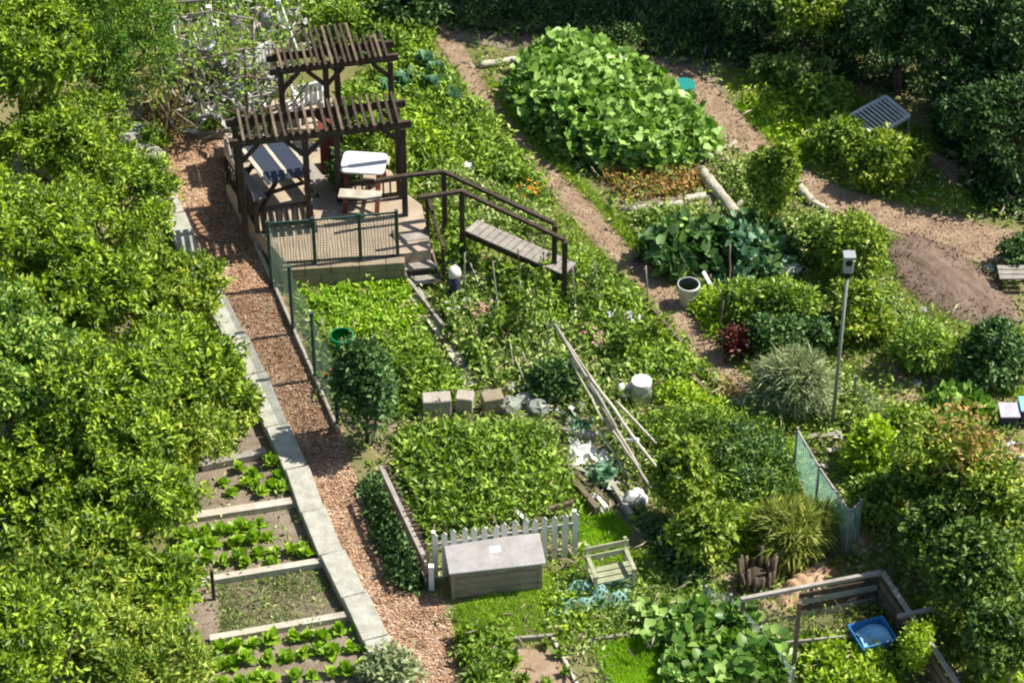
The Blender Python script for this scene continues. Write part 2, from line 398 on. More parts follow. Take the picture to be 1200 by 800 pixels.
def bed(name, poly, n_ros, per, leaf, mat, label, cat, h=.3, hvar=.5, kind='leaf', aspect=.45, tilt=.6, spread=1.0, lumps=2.5, jit=.07, zpix=None, kindtag='stuff', mound=None, low=.5, group=None, droop=.25, excl=(), gaps=None):
    """a sown bed whose plants merge into one mass; poly = outline as seen at mean height"""
    zp = h*.6 if zpix is None else zpix
    if gaps is None: gaps = .33 if name in ('mixed_planting','lower_planting','low_herbs','rail_planting','slope_weeds') else 0
    p = clear(sample(poly, n_ros, zp, excl)); n_ros = len(p)
    z = h*(1-hvar+hvar*lump(p, lumps, rng.uniform(0,9)))
    if gaps:
        g_ = lump(p, 3.1, rng.uniform(0,9)) > gaps; p = p[g_]; z = z[g_]; n_ros = len(p)
    wp = [(P(x_,y_,zp).x, P(x_,y_,zp).y) for x_, y_ in poly]
    if h < 1: z = z*np.clip(edge_dist(p, wp)/.38+.3, .3, 1)
    if mound is not None:
        c = P(mound[0], mound[1]); d = np.hypot((p[:,0]-c.x)/mound[2], (p[:,1]-c.y)/mound[3]); z = z+mound[4]*np.clip(1-d*d, 0, 1)
    lowm = rng.random(n_ros) < low
    z = np.where(lowm, z*rng.uniform(.2,.8,n_ros), z*rng.uniform(.8,1.3,n_ros))
    p[:,2] = z
    nr = np.tile([0,0,1.0], (n_ros,1))+rng.normal(scale=tilt, size=(n_ros,3))
    if gaps is None: pass
    me_parts = rosettes(p, nr, per, leaf, aspect, spread, jit, kind, droop)
    c = Vector((float(p[:,0].mean()), float(p[:,1].mean()), 0))
    v, f = me_parts; v = v-np.array(c)
    me = tri_mesh(name, [(v, f)])
    o = link(name, me, mat, None, c)
    return tag(o, label, cat, group, kindtag)
def grass(name, poly, n, h, mat, label, cat='grass', w=.012, lean=.5, zpix=0, parts=None):
    p = clear(sample(poly, n, zpix)); n = len(p); p[:,2] = hf(p[:,0], p[:,1])-.01
    fwd = np.stack([rng.normal(scale=lean, size=n), rng.normal(scale=lean, size=n), np.ones(n)], 1)
    nr = rng.normal(size=(n,3))
    hh = h*rng.uniform(.5,1.2,n)*(.6+.8*lump(p, 1.7, 3))
    v, f = leaf_arrays(p, fwd, nr, hh, w/h, 'blade')
    c = Vector((float(p[:,0].mean()), float(p[:,1].mean()), 0))
    me = tri_mesh(name, [(v-np.array(c), f)])
    return tag(link(name, me, mat, None, c), label, cat, None, 'stuff')
def sheet(name, poly, mat, dz, kind='structure', px=True, z=0, bumps=0.0):
    """flat polygon draped on the ground, cut into a fine grid"""
    pts = [P(*q) for q in poly] if px else [Vector(q) for q in poly]
    xs = [p.x for p in pts]; ys = [p.y for p in pts]
    import bmesh
    bm = bmesh.new(); vs = [bm.verts.new((p.x,p.y,0)) for p in pts]; bm.faces.new(vs)
    step = .25
    for ax, lo, hi in ((0,min(xs),max(xs)), (1,min(ys),max(ys))):
        k = math.ceil(lo/step)*step
        while k < hi:
            co = [0,0,0]; no = [0,0,0]; co[ax] = k; no[ax] = 1
            bmesh.ops.bisect_plane(bm, geom=bm.verts[:]+bm.edges[:]+bm.faces[:], plane_co=co, plane_no=no); k += step
    bmesh.ops.triangulate(bm, faces=bm.faces[:])
    for v in bm.verts:
        v.co.z = float(hf(v.co.x, v.co.y))+dz+z
        if bumps and not v.is_boundary: v.co.z += bumps*random.random()
    for f in bm.faces:
        if f.normal.z < 0: f.normal_flip()
        f.smooth = True
    me = bpy.data.meshes.new(name); bm.to_mesh(me); bm.free()
    o = link(name, me, mat); 
    if kind: o['kind'] = kind
    return o

# ---------------------------------------------------------------- world, sun, camera
w = bpy.data.worlds.new('World'); S.world = w; w.use_nodes = True
nt = w.node_tree; bg = nt.nodes['Background']
sky = nt.nodes.new('ShaderNodeTexSky'); sky.sky_type = 'NISHITA'; sky.sun_disc = False
EL = R(53); SD = Vector((math.cos(EL)*.975, math.cos(EL)*.22, math.sin(EL))).normalized()   # towards the sun
sky.sun_elevation = math.asin(SD.z); sky.sun_rotation = math.atan2(SD.x, SD.y)
nt.links.new(sky.outputs[0], bg.inputs[0]); bg.inputs[1].default_value = .095
sl = bpy.data.lights.new('sun', 'SUN'); sl.energy = 5.0; sl.angle = R(.5); sl.color = (1, .95, .86)
so = bpy.data.objects.new('sun', sl); C.objects.link(so); so.rotation_euler = SD.to_track_quat('Z', 'Y').to_euler(); so.location = (20, 5, 30)
cd = bpy.data.cameras.new('camera'); cam = bpy.data.objects.new('camera', cd); C.objects.link(cam)
cam.location = CAM; cam.rotation_euler = (R(50), 0, 0); cd.sensor_width = 36; cd.sensor_fit = 'HORIZONTAL'; cd.lens = F/W0*36; cd.clip_end = 500
S.camera = cam
S.view_settings.view_transform = 'Standard'; S.view_settings.look = 'None'; S.view_settings.exposure = .72; S.view_settings.gamma = 1
S.cycles.max_bounces = 6; S.cycles.transparent_max_bounces = 12; S.cycles.diffuse_bounces = 3; S.cycles.transmission_bounces = 3
S.cycles.pixel_filter_type = 'GAUSSIAN'; S.cycles.filter_width = 2.4

# ---------------------------------------------------------------- ground, paths, beds of soil
def axis(lo, hi):
    a = list(np.arange(lo, hi+.001, .15)); e = [.3,.7,1.5,3,6,12,25,50,100]
    return np.array([lo-x for x in e[::-1]]+a+[hi+x for x in e])
gx = axis(-13, 13); gy = axis(-13, 17)
X, Y = np.meshgrid(gx, gy); Z = hf(X, Y)
gv = np.stack([X.ravel(), Y.ravel(), Z.ravel()], 1); nx = len(gx)
ii, jj = np.meshgrid(np.arange(len(gy)-1), np.arange(nx-1), indexing='ij'); q = (ii*nx+jj).ravel()
gf = np.concatenate([np.stack([q, q+1, q+nx+1], 1), np.stack([q, q+nx+1, q+nx], 1)])
gm = tri_mesh('ground', [(gv, gf)]); gm.polygons.foreach_set('use_smooth', [True]*len(gm.polygons))
link('ground', gm, 'ground')['kind'] = 'structure'

chip_poly = [(150,150),(200,158),(285,160),(300,230),(303,290),(334,352),(372,430),(398,492),(412,548),(427,590),(447,640),(466,688),(518,700),(530,735),(552,820),(480,820),(455,762),(430,705),(405,655),(383,605),(360,552),(338,515),(303,440),(285,405),(262,352),(236,302),(215,252),(190,205)]
sheet('wood_chip_path', chip_poly, 'mulch', .012)
path1 = [(503,25),(532,40),(564,85),(592,125),(632,178),(672,213),(712,258),(748,298),(796,345),(840,400),(862,430),(900,470),(880,480),(845,440),(808,400),(765,360),(755,345),(700,290),(655,240),(625,205),(590,165),(545,100),(515,55)]
sheet('dirt_path', path1, 'dirt', .012)
path2 = [(770,75),(800,78),(835,100),(870,135),(915,175),(960,210),(1030,235),(1110,255),(1215,275),(1220,330),(1180,315),(1120,300),(1060,275),(1000,258),(950,240),(905,205),(868,180),(830,150),(790,110)]
sheet('side_path', path2, 'dirt', .012)
for pl in (chip_poly, path1, path2): CLEAR.append([(P(x,y).x, P(x,y).y) for x,y in pl])
sheet('gravel_patch', [(1130,490),(1170,505),(1215,540),(1215,590),(1180,560),(1150,530)], 'mulch', .012)
sheet('bed_soil', [(215,800),(200,500),(300,470),(470,800)], 'soil', .008)
sheet('plot_soil', [(345,335),(475,325),(560,470),(650,600),(520,650),(455,540),(400,490)], 'soil', .008)
sheet('shaded_soil', [(500,20),(620,20),(860,80),(840,120),(760,75),(600,60),(530,45)], 'soil', .008)
sheet('stony_soil', [(550,320),(690,380),(760,560),(760,640),(640,600),(560,470)], 'soil', .007)
sheet('small_bed_soil', [(590,755),(650,752),(690,820),(600,820)], 'dirt', .010)
sheet('rough_soil', [(840,650),(1000,600),(1060,650),(1040,700),(860,720)], 'dirt', .009)
sheet('bare_slope_soil', [(1000,430),(1040,425),(1110,480),(1100,500),(1050,490)], 'dirt', .009)
sheet('plot_edge_soil', [(690,190),(850,185),(860,250),(740,260)], 'soil', .008)
sheet('far_bank_soil', [(840,70),(960,95),(1000,150),(920,160),(860,110)], 'dirt', .007)

# wood chips lying on the path
n = 26000; p = sample(chip_poly, n); p[:,2] = hf(p[:,0], p[:,1])+.014+rng.uniform(0,.012,n)
a = rng.uniform(0, 2*np.pi, n); v, f = leaf_arrays(p, np.stack([np.cos(a), np.sin(a), rng.normal(scale=.25,size=n)],1), np.tile([0,0,1.],(n,1))+rng.normal(scale=.3,size=(n,3)), rng.uniform(.03,.075,n), .38, 'leaf')
tag(link('wood_chips', tri_mesh('wood_chips', [(v,f)]), 'chip'), 'loose reddish brown wood chips covering the main path', 'wood chips', None, 'stuff')

# dug soil mound on the right
def mound(name, poly, h, mat, label, cat, kind='structure', amp=.05):
    pts = [P(*q) for q in poly]; cx = sum(p.x for p in pts)/len(pts); cy = sum(p.y for p in pts)/len(pts)
    mb = MB(); rings = 22; m = 90
    for r in range(rings+1):
        t = r/rings
        for k in range(m):
            u = k/m*len(pts); i = int(u); fr = u-i; a_ = pts[i % len(pts)]; b_ = pts[(i+1) % len(pts)]
            e = a_.lerp(b_, fr)
            x = cx+(e.x-cx)*t; y = cy+(e.y-cy)*t
            z = h*(1-t**2.2)+amp*(1-t**4)*(.35*math.sin(9*x+3*y)+.3*math.sin(14*y-7*x+1)+.25*math.sin(23*x+17*y)+(random.uniform(-.4,.4)*t if r < rings else 0))+float(hf(x,y))-(.03 if r == rings else 0)
            mb.v.append(Vector((x,y,z)))
    for r in range(rings):
        for k in range(m):
            k2 = (k+1) % m
            if r == 0: mb.f.append([m+k, m+k2, k])
            else: mb.f.append([r*m+k, (r+1)*m+k, (r+1)*m+k2, r*m+k2])
    o = mb.build(name, mat, None, True)
    if kind: o['kind'] = kind
    return o
mound('soil_mound', [(1035,285),(1070,272),(1110,285),(1150,315),(1185,350),(1200,378),(1165,388),(1120,378),(1075,355),(1045,320)], .20, 'dark_soil', '', '', amp=.025)
mound('earth_bank', [(1080,178),(1110,180),(1150,205),(1140,222),(1100,215)], .15, 'dirt', '', '', amp=.05)

# ---------------------------------------------------------------- concrete kerb wall along the path
kl = [(148,148),(168,200),(192,252),(213,300),(238,350),(265,400),(285,440),(310,500),(333,550),(352,600),(374,650),(400,700),(425,750),(437,776)]
wall = thing('kerb_wall', P(330,500), 'long low concrete kerb wall between the wood chip path and the lower beds', 'wall')
KH = .20
for i in range(len(kl)-1):
    a = P(kl[i][0]+1.5, kl[i][1], KH); b = P(kl[i+1][0]-.2, kl[i+1][1], KH)
    n_ = 1
    for k in range(n_):
        p0 = a.lerp(b, k/n_+.003); p1 = a.lerp(b, (k+1)/n_-.003)
        d = (p1-p0).normalized(); s_ = Vector((d.y, -d.x, 0)); 
        if s_.x < 0: s_ = -s_
        wd = .35+.04*i/12
        j = random.uniform(-.004,.004)
        m = MB().prism([p0+s_*j, p0+s_*(wd+j), p1+s_*(wd+j), p1+s_*j], -.05, KH+random.uniform(-.006,.006))
        m.build('slab', 'concrete', wall, False, .012)
for px, py, s in ((158,165,.42),(172,190,.36),(163,205,.3)):
    c = G(px,py)
    o = MB().prism([(c.x+s*math.cos(t)*random.uniform(.8,1.1), c.y+s*math.sin(t)*.8*random.uniform(.8,1.1)) for t in (0,1.1,2.0,3.0,4.1,5.2)], -.02, .22).build('broken_slab', 'concrete', None, False, .02)
    tag(o, {158:'grey broken slab at the top of the kerb wall, uppermost of three', 172:'grey broken slab, largest pale one beside the top of the kerb wall', 163:'small grey broken slab against the yellow green tree, lowest of three'}[px], 'slab', 'broken slabs at the head of the kerb')

# ---------------------------------------------------------------- lower left beds
def plank(name, a, b, w_, h_, mat, label, cat='board', group=None, za=0, zb=0, pz=None):
    A = P(*a, za); B = P(*b, zb)
    o = MB().bar(A+Vector((0,0,h_/2)), B+Vector((0,0,h_/2)), w_, h_).build(name, mat, None, False, .006)
    return tag(o, label, cat, group)
gp = 'pale boards dividing the lower left beds'
plank('divider_board', (236,549), (312,533), .14, .12, 'grey_wood', 'pale divider board at the top of the lower left beds', group=gp)
plank('divider_board', (205,613), (350,591), .15, .12, 'pale_wood', 'wide pale divider board, second from the top of the lower left beds', group=gp)
plank('divider_board', (236,685), (384,661), .12, .12, 'pale_wood', 'pale divider board above the dull seedling bed', group=gp)
plank('divider_board', (246,753), (413,724), .12, .12, 'pale_wood', 'pale divider board below the dull seedling bed', group=gp)
plank('edging_board', (384,668), (412,728), .05, .12, 'pale_wood', 'thin pale edging board at the right end of the seedling bed')
o = MB().bar(G(251,702), G(251,702)+Vector((0,0,.62)), .05, .05).build('stake', 'dark_wood'); tag(o, 'short dark stake at the corner of the seedling bed', 'stake')
grass('seedlings', [(255,685),(384,666),(410,722),(262,748)], 9000, .07, 'seedling_blade', 'dull olive seedlings sown thickly in the lower left bed', 'seedlings', w=.016, lean=.8)

def leafy(name, per, size, kind, mat, aspect=.8, spread=1.0, jit=.02, up=.35, rings=1, h=.05):
    cen = np.array([[0,0,h]]*rings)+rng.normal(scale=.015, size=(rings,3)); cen[:,2] = np.abs(cen[:,2])
    v, f = rosettes(cen, np.tile([0,0,1.],(rings,1)), per, size, aspect, spread, jit, kind, .1)
    me = tri_mesh(name, [(v,f)]); me.materials.append(MAT[mat]); return me
PROTO = {}
def scatter(key, name, spots, smin, smax, label, cat, group, z=0.0):
    for px, py in spots:
        me = random.choice(PROTO[key])
        o = bpy.data.objects.new(name, me); C.objects.link(o)
        q = P(px, py, z); o.location = (q.x, q.y, z+float(hf(q.x,q.y)))
        o.rotation_euler = (random.uniform(-.1,.1), random.uniform(-.1,.1), random.uniform(0,6.28))
        s = random.uniform(smin, smax); o.scale = (s, s, s*random.uniform(.85,1.2))
        tag(o, label, cat, group)
PROTO['lettuce'] = [leafy('lettuce', 26, .125, 'broad', 'lettuce_leaf', .75, .95) for _ in range(4)]
PROTO['cabbage'] = [leafy('cabbage', 20, .22, 'broad', 'blue_leaf', .85, .95) for _ in range(4)]
PROTO['greens'] = [leafy('leafy_green', 34, .17, 'leaf', 'veg_leaf', .5, .9) for _ in range(4)]
PROTO['squash'] = [leafy('squash_plant', 26, .15, 'broad', 'squash_leaf', .85, .95, .07, h=.16) for _ in range(5)]
def row(a, b, n, j=4): return [(a[0]+(b[0]-a[0])*i/(n-1)+random.uniform(-j,j), a[1]+(b[1]-a[1])*i/(n-1)+random.uniform(-j,j)*.7) for i in range(n)]
scatter('lettuce', 'lettuce', [(282,552),(297,558),(289,571),(272,578),(301,572),(318,546),(326,560),(319,572),(330,575),(308,580),(262,566)], .8, 1.15, 'light green lettuce in the topmost lower left bed', 'lettuce', 'lettuces in the topmost lower left bed')
scatter('lettuce', 'lettuce', row((215,632),(308,618),8)+row((212,648),(310,632),8)+row((205,665),(300,652),6)+[(322,652),(338,650),(352,644),(362,652),(318,662),(290,664)], .85, 1.25, 'bright lettuce between the wide pale board and the seedling bed', 'lettuce', 'lettuces above the seedling bed')
scatter('lettuce', 'lettuce', row((262,764),(420,740),9)+row((255,784),(430,760),10)+row((262,806),(445,782),10), .85, 1.25, 'bright lettuce in the bed below the seedling bed', 'lettuce', 'lettuces below the seedling bed')

# ---------------------------------------------------------------- the trees on the left
YG = 'tree_leaf'
crowns = [
 (20,70,2.6,1.3,YG,'yellow green tree crown in the top left corner, left of the dark conifer'),
 (70,175,1.5,1.15,YG,'yellow green tree just below the dark green conifer'),
 (15,260,2.6,1.3,YG,'yellow green tree at the left edge, a third of the way down'),
 (135,255,1.3,1.1,YG,'yellow green tree beside the bend of the wood chip path'),
 (90,350,1.9,1.25,YG,'yellow green tree left of the netting fence, below a dark gap in the leaves'),
 (190,340,1.2,0.95,'tree_leaf_green','greener round tree nearest the kerb wall opposite the netting fence'),
 (10,440,2.7,1.25,YG,'yellow green tree at the left edge of the photo, halfway down'),
 (205,440,1.3,1.15,YG,'yellow green tree overhanging the middle of the kerb wall'),
 (110,480,2.4,1.3,YG,'large yellow green tree left of the lettuce beds, in the middle of the grove'),
 (215,520,1.0,0.8,'tree_leaf_green','small green tree right above the topmost lower left bed'),
 (30,590,1.7,1.25,YG,'yellow green tree at the left edge of the photo, below the middle'),
 (145,590,1.9,1.2,YG,'yellow green tree left of the wide pale divider board'),
 (90,690,1.5,1.2,'tree_leaf_green','green tree left of the dull seedling bed, set back from it'),
 (185,700,1.1,0.85,YG,'small yellow green tree beside the short dark stake'),
 (20,770,2.6,1.3,YG,'yellow green tree filling the bottom left corner'),
 (160,790,1.3,1.1,'tree_leaf_green','green tree at the bottom of the photo left of the last lettuce bed'),
]
for px, py, zc, r, mt, lb in crowns:
    if mt == YG and random.random() < .35: mt = 'tree_leaf_deep'
    r *= .93
    tree(px, py, zc, (r, r*random.uniform(.85,1.1), r*random.uniform(.7,.95)), int(980*r*r), 13, random.choice((.09,.10,.11,.125)), mt, lb, group='yellow green trees left of the path', m=20, lr=(.24,.42), spread=1.0, aspect=.42, jit=.05, clump=5)
tree(122,72,1.9,(1.15,1.1,1.35), 1100, 16, .085, 'conifer_leaf', 'dense dark green conifer beside the rustic arbour', name='conifer', aspect=.3, m=12, spread=.7, droop=.1)
shrub(275,480,(.42,.42,.38), 110, 14, .11, 'tree_leaf_green', 'pale green shrub leaning over the kerb wall above the lettuce beds')
shrub(182,165,(.25,.25,.22), 40, 12, .09, 'veg_leaf', 'small green bush beside the broken slabs')
shrub(458,790,(.40,.35,.30), 90, 12, .12, 'grey_leaf', 'grey green bush at the lower end of the kerb wall')
shrub(228,175,(.001,.001,.001),1,1,.01,'veg_leaf','x') if False else None

# ---------------------------------------------------------------- raised patio, retaining wall
PZ = .5
patio_px = [(333,306),(474,297),(505,292),(494,240),(474,225),(458,200),(400,182),(345,158),(262,156),(264,205),(285,245),(305,272)]
pp = [P(x,y,PZ) for x,y in patio_px]
o = MB().prism([(p.x,p.y) for p in pp], -.05, PZ).build('patio', 'patio_floor'); o['kind'] = 'structure'
fr = [P(330,308,PZ), P(474,299,PZ)]; d = (fr[1]-fr[0]).normalized(); nrm_ = Vector((d.y,-d.x,0))
rw = thing('retaining_wall', Vector((fr[0].x,fr[0].y,0)), 'low brown stone retaining wall in front of the raised patio, behind the green netting', 'wall')
for r_ in range(3):
    L = (fr[1]-fr[0]).length; x = -(.2 if r_ % 2 else 0)
    while x < L:
        w_ = random.uniform(.34,.5); a = max(x,0); b = min(x+w_, L)
        if b-a > .05:
            q0 = fr[0]+d*(a+.004)+nrm_*.02; q1 = fr[0]+d*(b-.004)+nrm_*.02
            MB().prism([q0, q0+nrm_*.17, q1+nrm_*.17, q1], r_*.165, r_*.165+.161).build('stone_block', 'wall_stone', rw, False, .01)
        x += w_
# pergolas
def pergola(name, label, A, B, depth, nraft, z0, h, posts, over=.16, mat='dark_wood', rdir=None, beams=(0,1), longmid=None):
    t = thing(name, Vector((A.x,A.y,z0)), label, 'pergola', 'dark wooden pergolas over the patio')
    A = Vector((A.x,A.y,0)); B = Vector((B.x,B.y,0))
    d = (B-A); L = d.length; d.normalize(); n_ = Vector((-d.y, d.x, 0))
    up = Vector((0,0,1))
    for k in beams:
        o_ = n_*depth*k
        MB().bar(A+o_-d*.15+up*(h-.07), B+o_+d*.15+up*(h-.07), .06, .13).build('beam', mat, t)
    for i in range(nraft):
        c = A+d*(L*(i+.5)/nraft)+up*(h+.045)+d*random.uniform(-.015,.015)
        ex = .42 if longmid and longmid[0] <= i < longmid[1] else 0
        MB().bar(c-n_*(over+ex*.15)+up*(.02 if ex else 0), c+n_*(depth+over+ex)+up*(.02 if ex else 0), .045, .08).build('rafter', mat if i % 4 else 'brown_wood', t)
    for s_, k in posts:
        c = A+d*(L*s_)+n_*depth*k
        MB().bar(Vector((c.x,c.y,z0)), Vector((c.x,c.y,h-.14)), .10, .10).build('post', mat, t)
        for sg in (-1,1):
            b0 = Vector((c.x,c.y,h-.5)); b1 = Vector((c.x,c.y,h-.15))+d*sg*.32
            if 0 < s_+sg*.1 < 1.0: MB().bar(b0, b1, .04, .07).build('brace', mat, t)
    return t
A = P(288,274,PZ); B = P(475,252,PZ)
pergola('pergola', 'dark wooden pergola over the picnic tables, nearer the camera', Vector((A.x,A.y,PZ)), Vector((B.x,B.y,PZ)), .62, 20, PZ, PZ+2.0-.0 if False else 2.5, [(0,0),(.40,0),(1,0),(.62,1),(0,1),(1,1)])
A = P(332,176,PZ); B = P(460,160,PZ)
pergola('pergola', 'dark wooden pergola with long rafters above the white plastic chair, farther from the camera', Vector((A.x,A.y,PZ)), Vector((B.x,B.y,PZ)), .42, 18, -.02, 2.28, [(.02,0),(.42,0),(.55,1),(1,0)], longmid=(5,13))
# red-brown cabinet behind the pergola
c = P(388,196,PZ); t = thing('garden_cabinet', c, 'red brown wooden cabinet standing under the nearer pergola', 'cabinet')
MB().box(c+Vector((0,0,.45)), (.34,.28,.9)).build('body', 'red_wood', t, False, .01)
MB().box(c+Vector((0,-.01,.925)), (.4,.34,.045)).build('top', 'red_wood', t, False, .01)
for sx in (-1,1): MB().box(c+Vector((sx*.083,-.15,.45)), (.155,.018,.8)).build('door', 'red_wood', t, False, .005)

# white picnic table
def picnic(c, lx, ly, rot, h, topmat, seatmat, legmat, name, label, front=True, planks=5, panels=None, round_top=False):
    t = thing(name, c, label, 'table')
    M = Matrix.Rotation(rot, 3, 'Z')
    if round_top:
        pts = []
        for sx, sy, a0 in ((1,1,0),(-1,1,90),(-1,-1,180),(1,-1,270)):
            for k in range(5):
                a = R(a0+k*22.5); v = M@Vector((sx*(lx/2-.1)+.1*math.cos(a), sy*(ly/2-.1)+.1*math.sin(a), 0)); pts.append((c.x+v.x, c.y+v.y))
        MB().prism(pts, c.z+h-.04, c.z+h).build('table_top', topmat, t, False, .01)
    else:
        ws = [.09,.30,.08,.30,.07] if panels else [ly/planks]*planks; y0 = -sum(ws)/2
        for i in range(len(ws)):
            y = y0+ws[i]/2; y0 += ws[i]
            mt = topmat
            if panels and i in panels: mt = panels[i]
            MB().box(c+M@Vector((0,y,h-.02)), (lx, ws[i]-.012, .035), M).build('plank', mt, t, False, .004)
    for sy in ((-1,1) if front else (1,)):
        MB().box(c+M@Vector((0,sy*(ly/2+.2),.42)), (lx*.95,.24,.035), M).build('seat', seatmat, t, False, .005)
    for sx in (-1,1):
        x = sx*lx*.36
        for sy in (-1,1):
            MB().bar(c+M@Vector((x,sy*ly*.18,h-.05)), c+M@Vector((x,sy*(ly/2+.22),0)), .08, .045).build('leg', legmat, t)
        MB().bar(c+M@Vector((x,-(ly/2+.3),.385)), c+M@Vector((x,(ly/2+.3),.385)), .04, .06).build('crosspiece', legmat, t)
    return t
c = P(428,230,PZ)
picnic(c, .78, .62, R(-6), .74, 'white_plastic', 'pale_wood', 'red_wood', 'picnic_table', 'white topped table with rounded corners and a pale front bench', round_top=True)
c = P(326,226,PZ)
picnic(c, 1.15, .72, R(-62), .72, 'pale_wood', 'grey_wood', 'dark_wood', 'picnic_table', 'long tan wooden table with two dark blue grey stripes along its top', panels={1:'bluegrey',3:'bluegrey'}, planks=5)  # two wide dark blue grey planks set in the tan top
# dark balustrades
def balustrade(a, b, h, n_, label, z0=PZ, name='balustrade'):
    A = P(*a, z0); B = P(*b, z0); t = thing(name, A, label, 'railing', 'dark balustrades round the patio')
    up = Vector((0,0,1)); d = (B-A).normalized()
    MB().bar(A+up*h, B+up*h, .06, .05).build('rail', 'dark_wood', t)
    MB().bar(A+up*.1, B+up*.1, .05, .05).build('bottom_rail', 'dark_wood', t)
    for i in range(n_):
        q_ = A.lerp(B, (i+.5)/n_); MB().bar(q_+up*.127, q_+up*(h-.027), .03, .03).build('baluster', 'dark_wood', t)
    for q_ in (A,B): MB().bar(q_+d*0, q_+up*(h-.03), .08, .08).build('post', 'dark_wood', t)
balustrade((268,215), (302,272), .62, 12, 'dark balustrade on the left side of the patio next to the wood chips')
balustrade((310,272), (365,265), .5, 9, 'dark balustrade at the front of the patio, left of the nearer pergola middle post')
balustrade((405,240), (470,232), .42, 8, 'dark balustrade in front of the white topped table')

# white plastic chair on the upper patio
def chair(c, rot, label, mat='white_plastic'):
    t = thing('plastic_chair', c, label, 'chair'); M = Matrix.Rotation(rot, 3, 'Z')
    MB().box(c+M@Vector((0,0,.43)), (.48,.46,.04), M).build('seat', mat, t, False, .015)
    m = MB()
    for k in range(5): m.box(c+M@Vector((-.18+.09*k,.24,.68)), (.065,.03,.42), M)
    m.box(c+M@Vector((0,.245,.88)), (.5,.04,.1), M); m.build('backrest', mat, t, False, .008)
    for sx in (-1,1):
        MB().bar(c+M@Vector((sx*.25,-.2,.65)), c+M@Vector((sx*.25,.24,.68)), .06, .035).build('armrest', mat, t, False, .008)
        for sy in (-1,1):
            MB().bar(c+M@Vector((sx*.25,sy*.22,0)), c+M@Vector((sx*.22,sy*.2,.64 if sy < 0 else .42)), .045, .045).build('leg', mat, t)
    return t
chair(P(362,138,.1), R(200), 'white plastic armchair just below the farther pergola rafters')
c = P(342,146,.1); t = thing('side_table', c, 'small white low table left of the white plastic chair', 'table')
MB().prism(arcpoly(c.x,c.y,.2,16), .46, .5).build('table_top', 'white_plastic', t)
for k in range(3):
    a = k*2.1; MB().bar(c+Vector((.15*math.cos(a),.15*math.sin(a),0)), c+Vector((.1*math.cos(a),.1*math.sin(a),.36)), .03,.03).build('leg','white_plastic',t)

o = MB().prism([(q_.x,q_.y) for q_ in [P(x,y,.1) for x,y in ((318,152),(400,150),(392,112),(318,118))]], -.03, .1).build('upper_patio','patio_floor'); o['kind'] = 'structure'
# ---------------------------------------------------------------- wooden steps and footbridge with handrails
t = thing('wooden_steps', P(495,330), 'short flight of pale wooden steps beside the patio', 'steps')
s0 = P(488,335,0); u = Vector((-.42,.90,0)).normalized(); sd = Vector((.90,.42,0)).normalized()
s0 = P(478,338,0)
u = Vector((-.30,.95,0)).normalized(); sd = Vector((.95,.15,0)).normalized()
for i in range(4):
    c0 = s0+u*(.05+i*.24)+Vector((0,0,.12+.125*i))
    MB().bar(c0, c0+sd*.58, .2, .04).build('tread', 'grey_wood', t, False, .004)
for k in (0,1):
    a = s0+sd*(.56*k+.01)-u*.05+Vector((0,0,.02)); MB().bar(a, a+u*1.0+Vector((0,0,.5)), .035, .16).build('stringer', 'brown_wood', t)
a = s0+sd*.62
MB().bar(a, a+Vector((0,0,.8)), .06,.06).build('rail_post','dark_wood',t); MB().bar(a+u*.95+Vector((0,0,.3)), a+u*.95+Vector((0,0,1.25)), .06,.06).build('rail_post','dark_wood',t)
MB().bar(a+Vector((0,0,.82)), a+u*.95+Vector((0,0,1.28)), .05,.06).build('handrail','dark_wood',t)

BZ = .62
br = thing('footbridge', P(600,330), 'pale planked footbridge with two dark handrails right of the patio', 'footbridge')
fa, fb = P(545,270,BZ), P(662,322,BZ-.05)      # front edge of the deck
d = (fb-fa); L = d.length; d = d.normalized(); nb = Vector((-d.y,d.x,0)).normalized(); wd = .34
npl = 15
for i in range(npl):
    c0 = fa+d*(L*(i+.5)/npl); MB().bar(c0-nb*.02, c0+nb*(wd+.02), L/npl-.02, .035).build('deck_plank', 'grey_wood', br, False, .003)
for k in (0.03,wd-.03):
    MB().bar(fa+nb*k-Vector((0,0,.085)), fb+nb*k-Vector((0,0,.085)), .05,.13).build('bearer','dark_wood',br)
up = Vector((0,0,1))
ra = [P(490,232,1.5), P(541,224,1.5), P(662,281,1.42)]
rb = [P(441,212,1.5), P(468,207,1.5), P(520,201,1.5), P(650,262,1.42)]
for rr in (ra, rb):
    for i in range(len(rr)-1): MB().bar(rr[i], rr[i+1], .07,.06).build('handrail','dark_wood',br)
for q_ in (ra[1],ra[2],rb[2],rb[3]):
    MB().bar(Vector((q_.x,q_.y,-.05)), q_-up*.03, .09,.09).build('post','dark_wood',br)
m_ = (ra[2]-ra[1]); 
MB().bar(P(643,272,1.42)-up*.5, P(645,272,1.42)-up*.45, .05,.05).build('post_block','dark_wood',br)

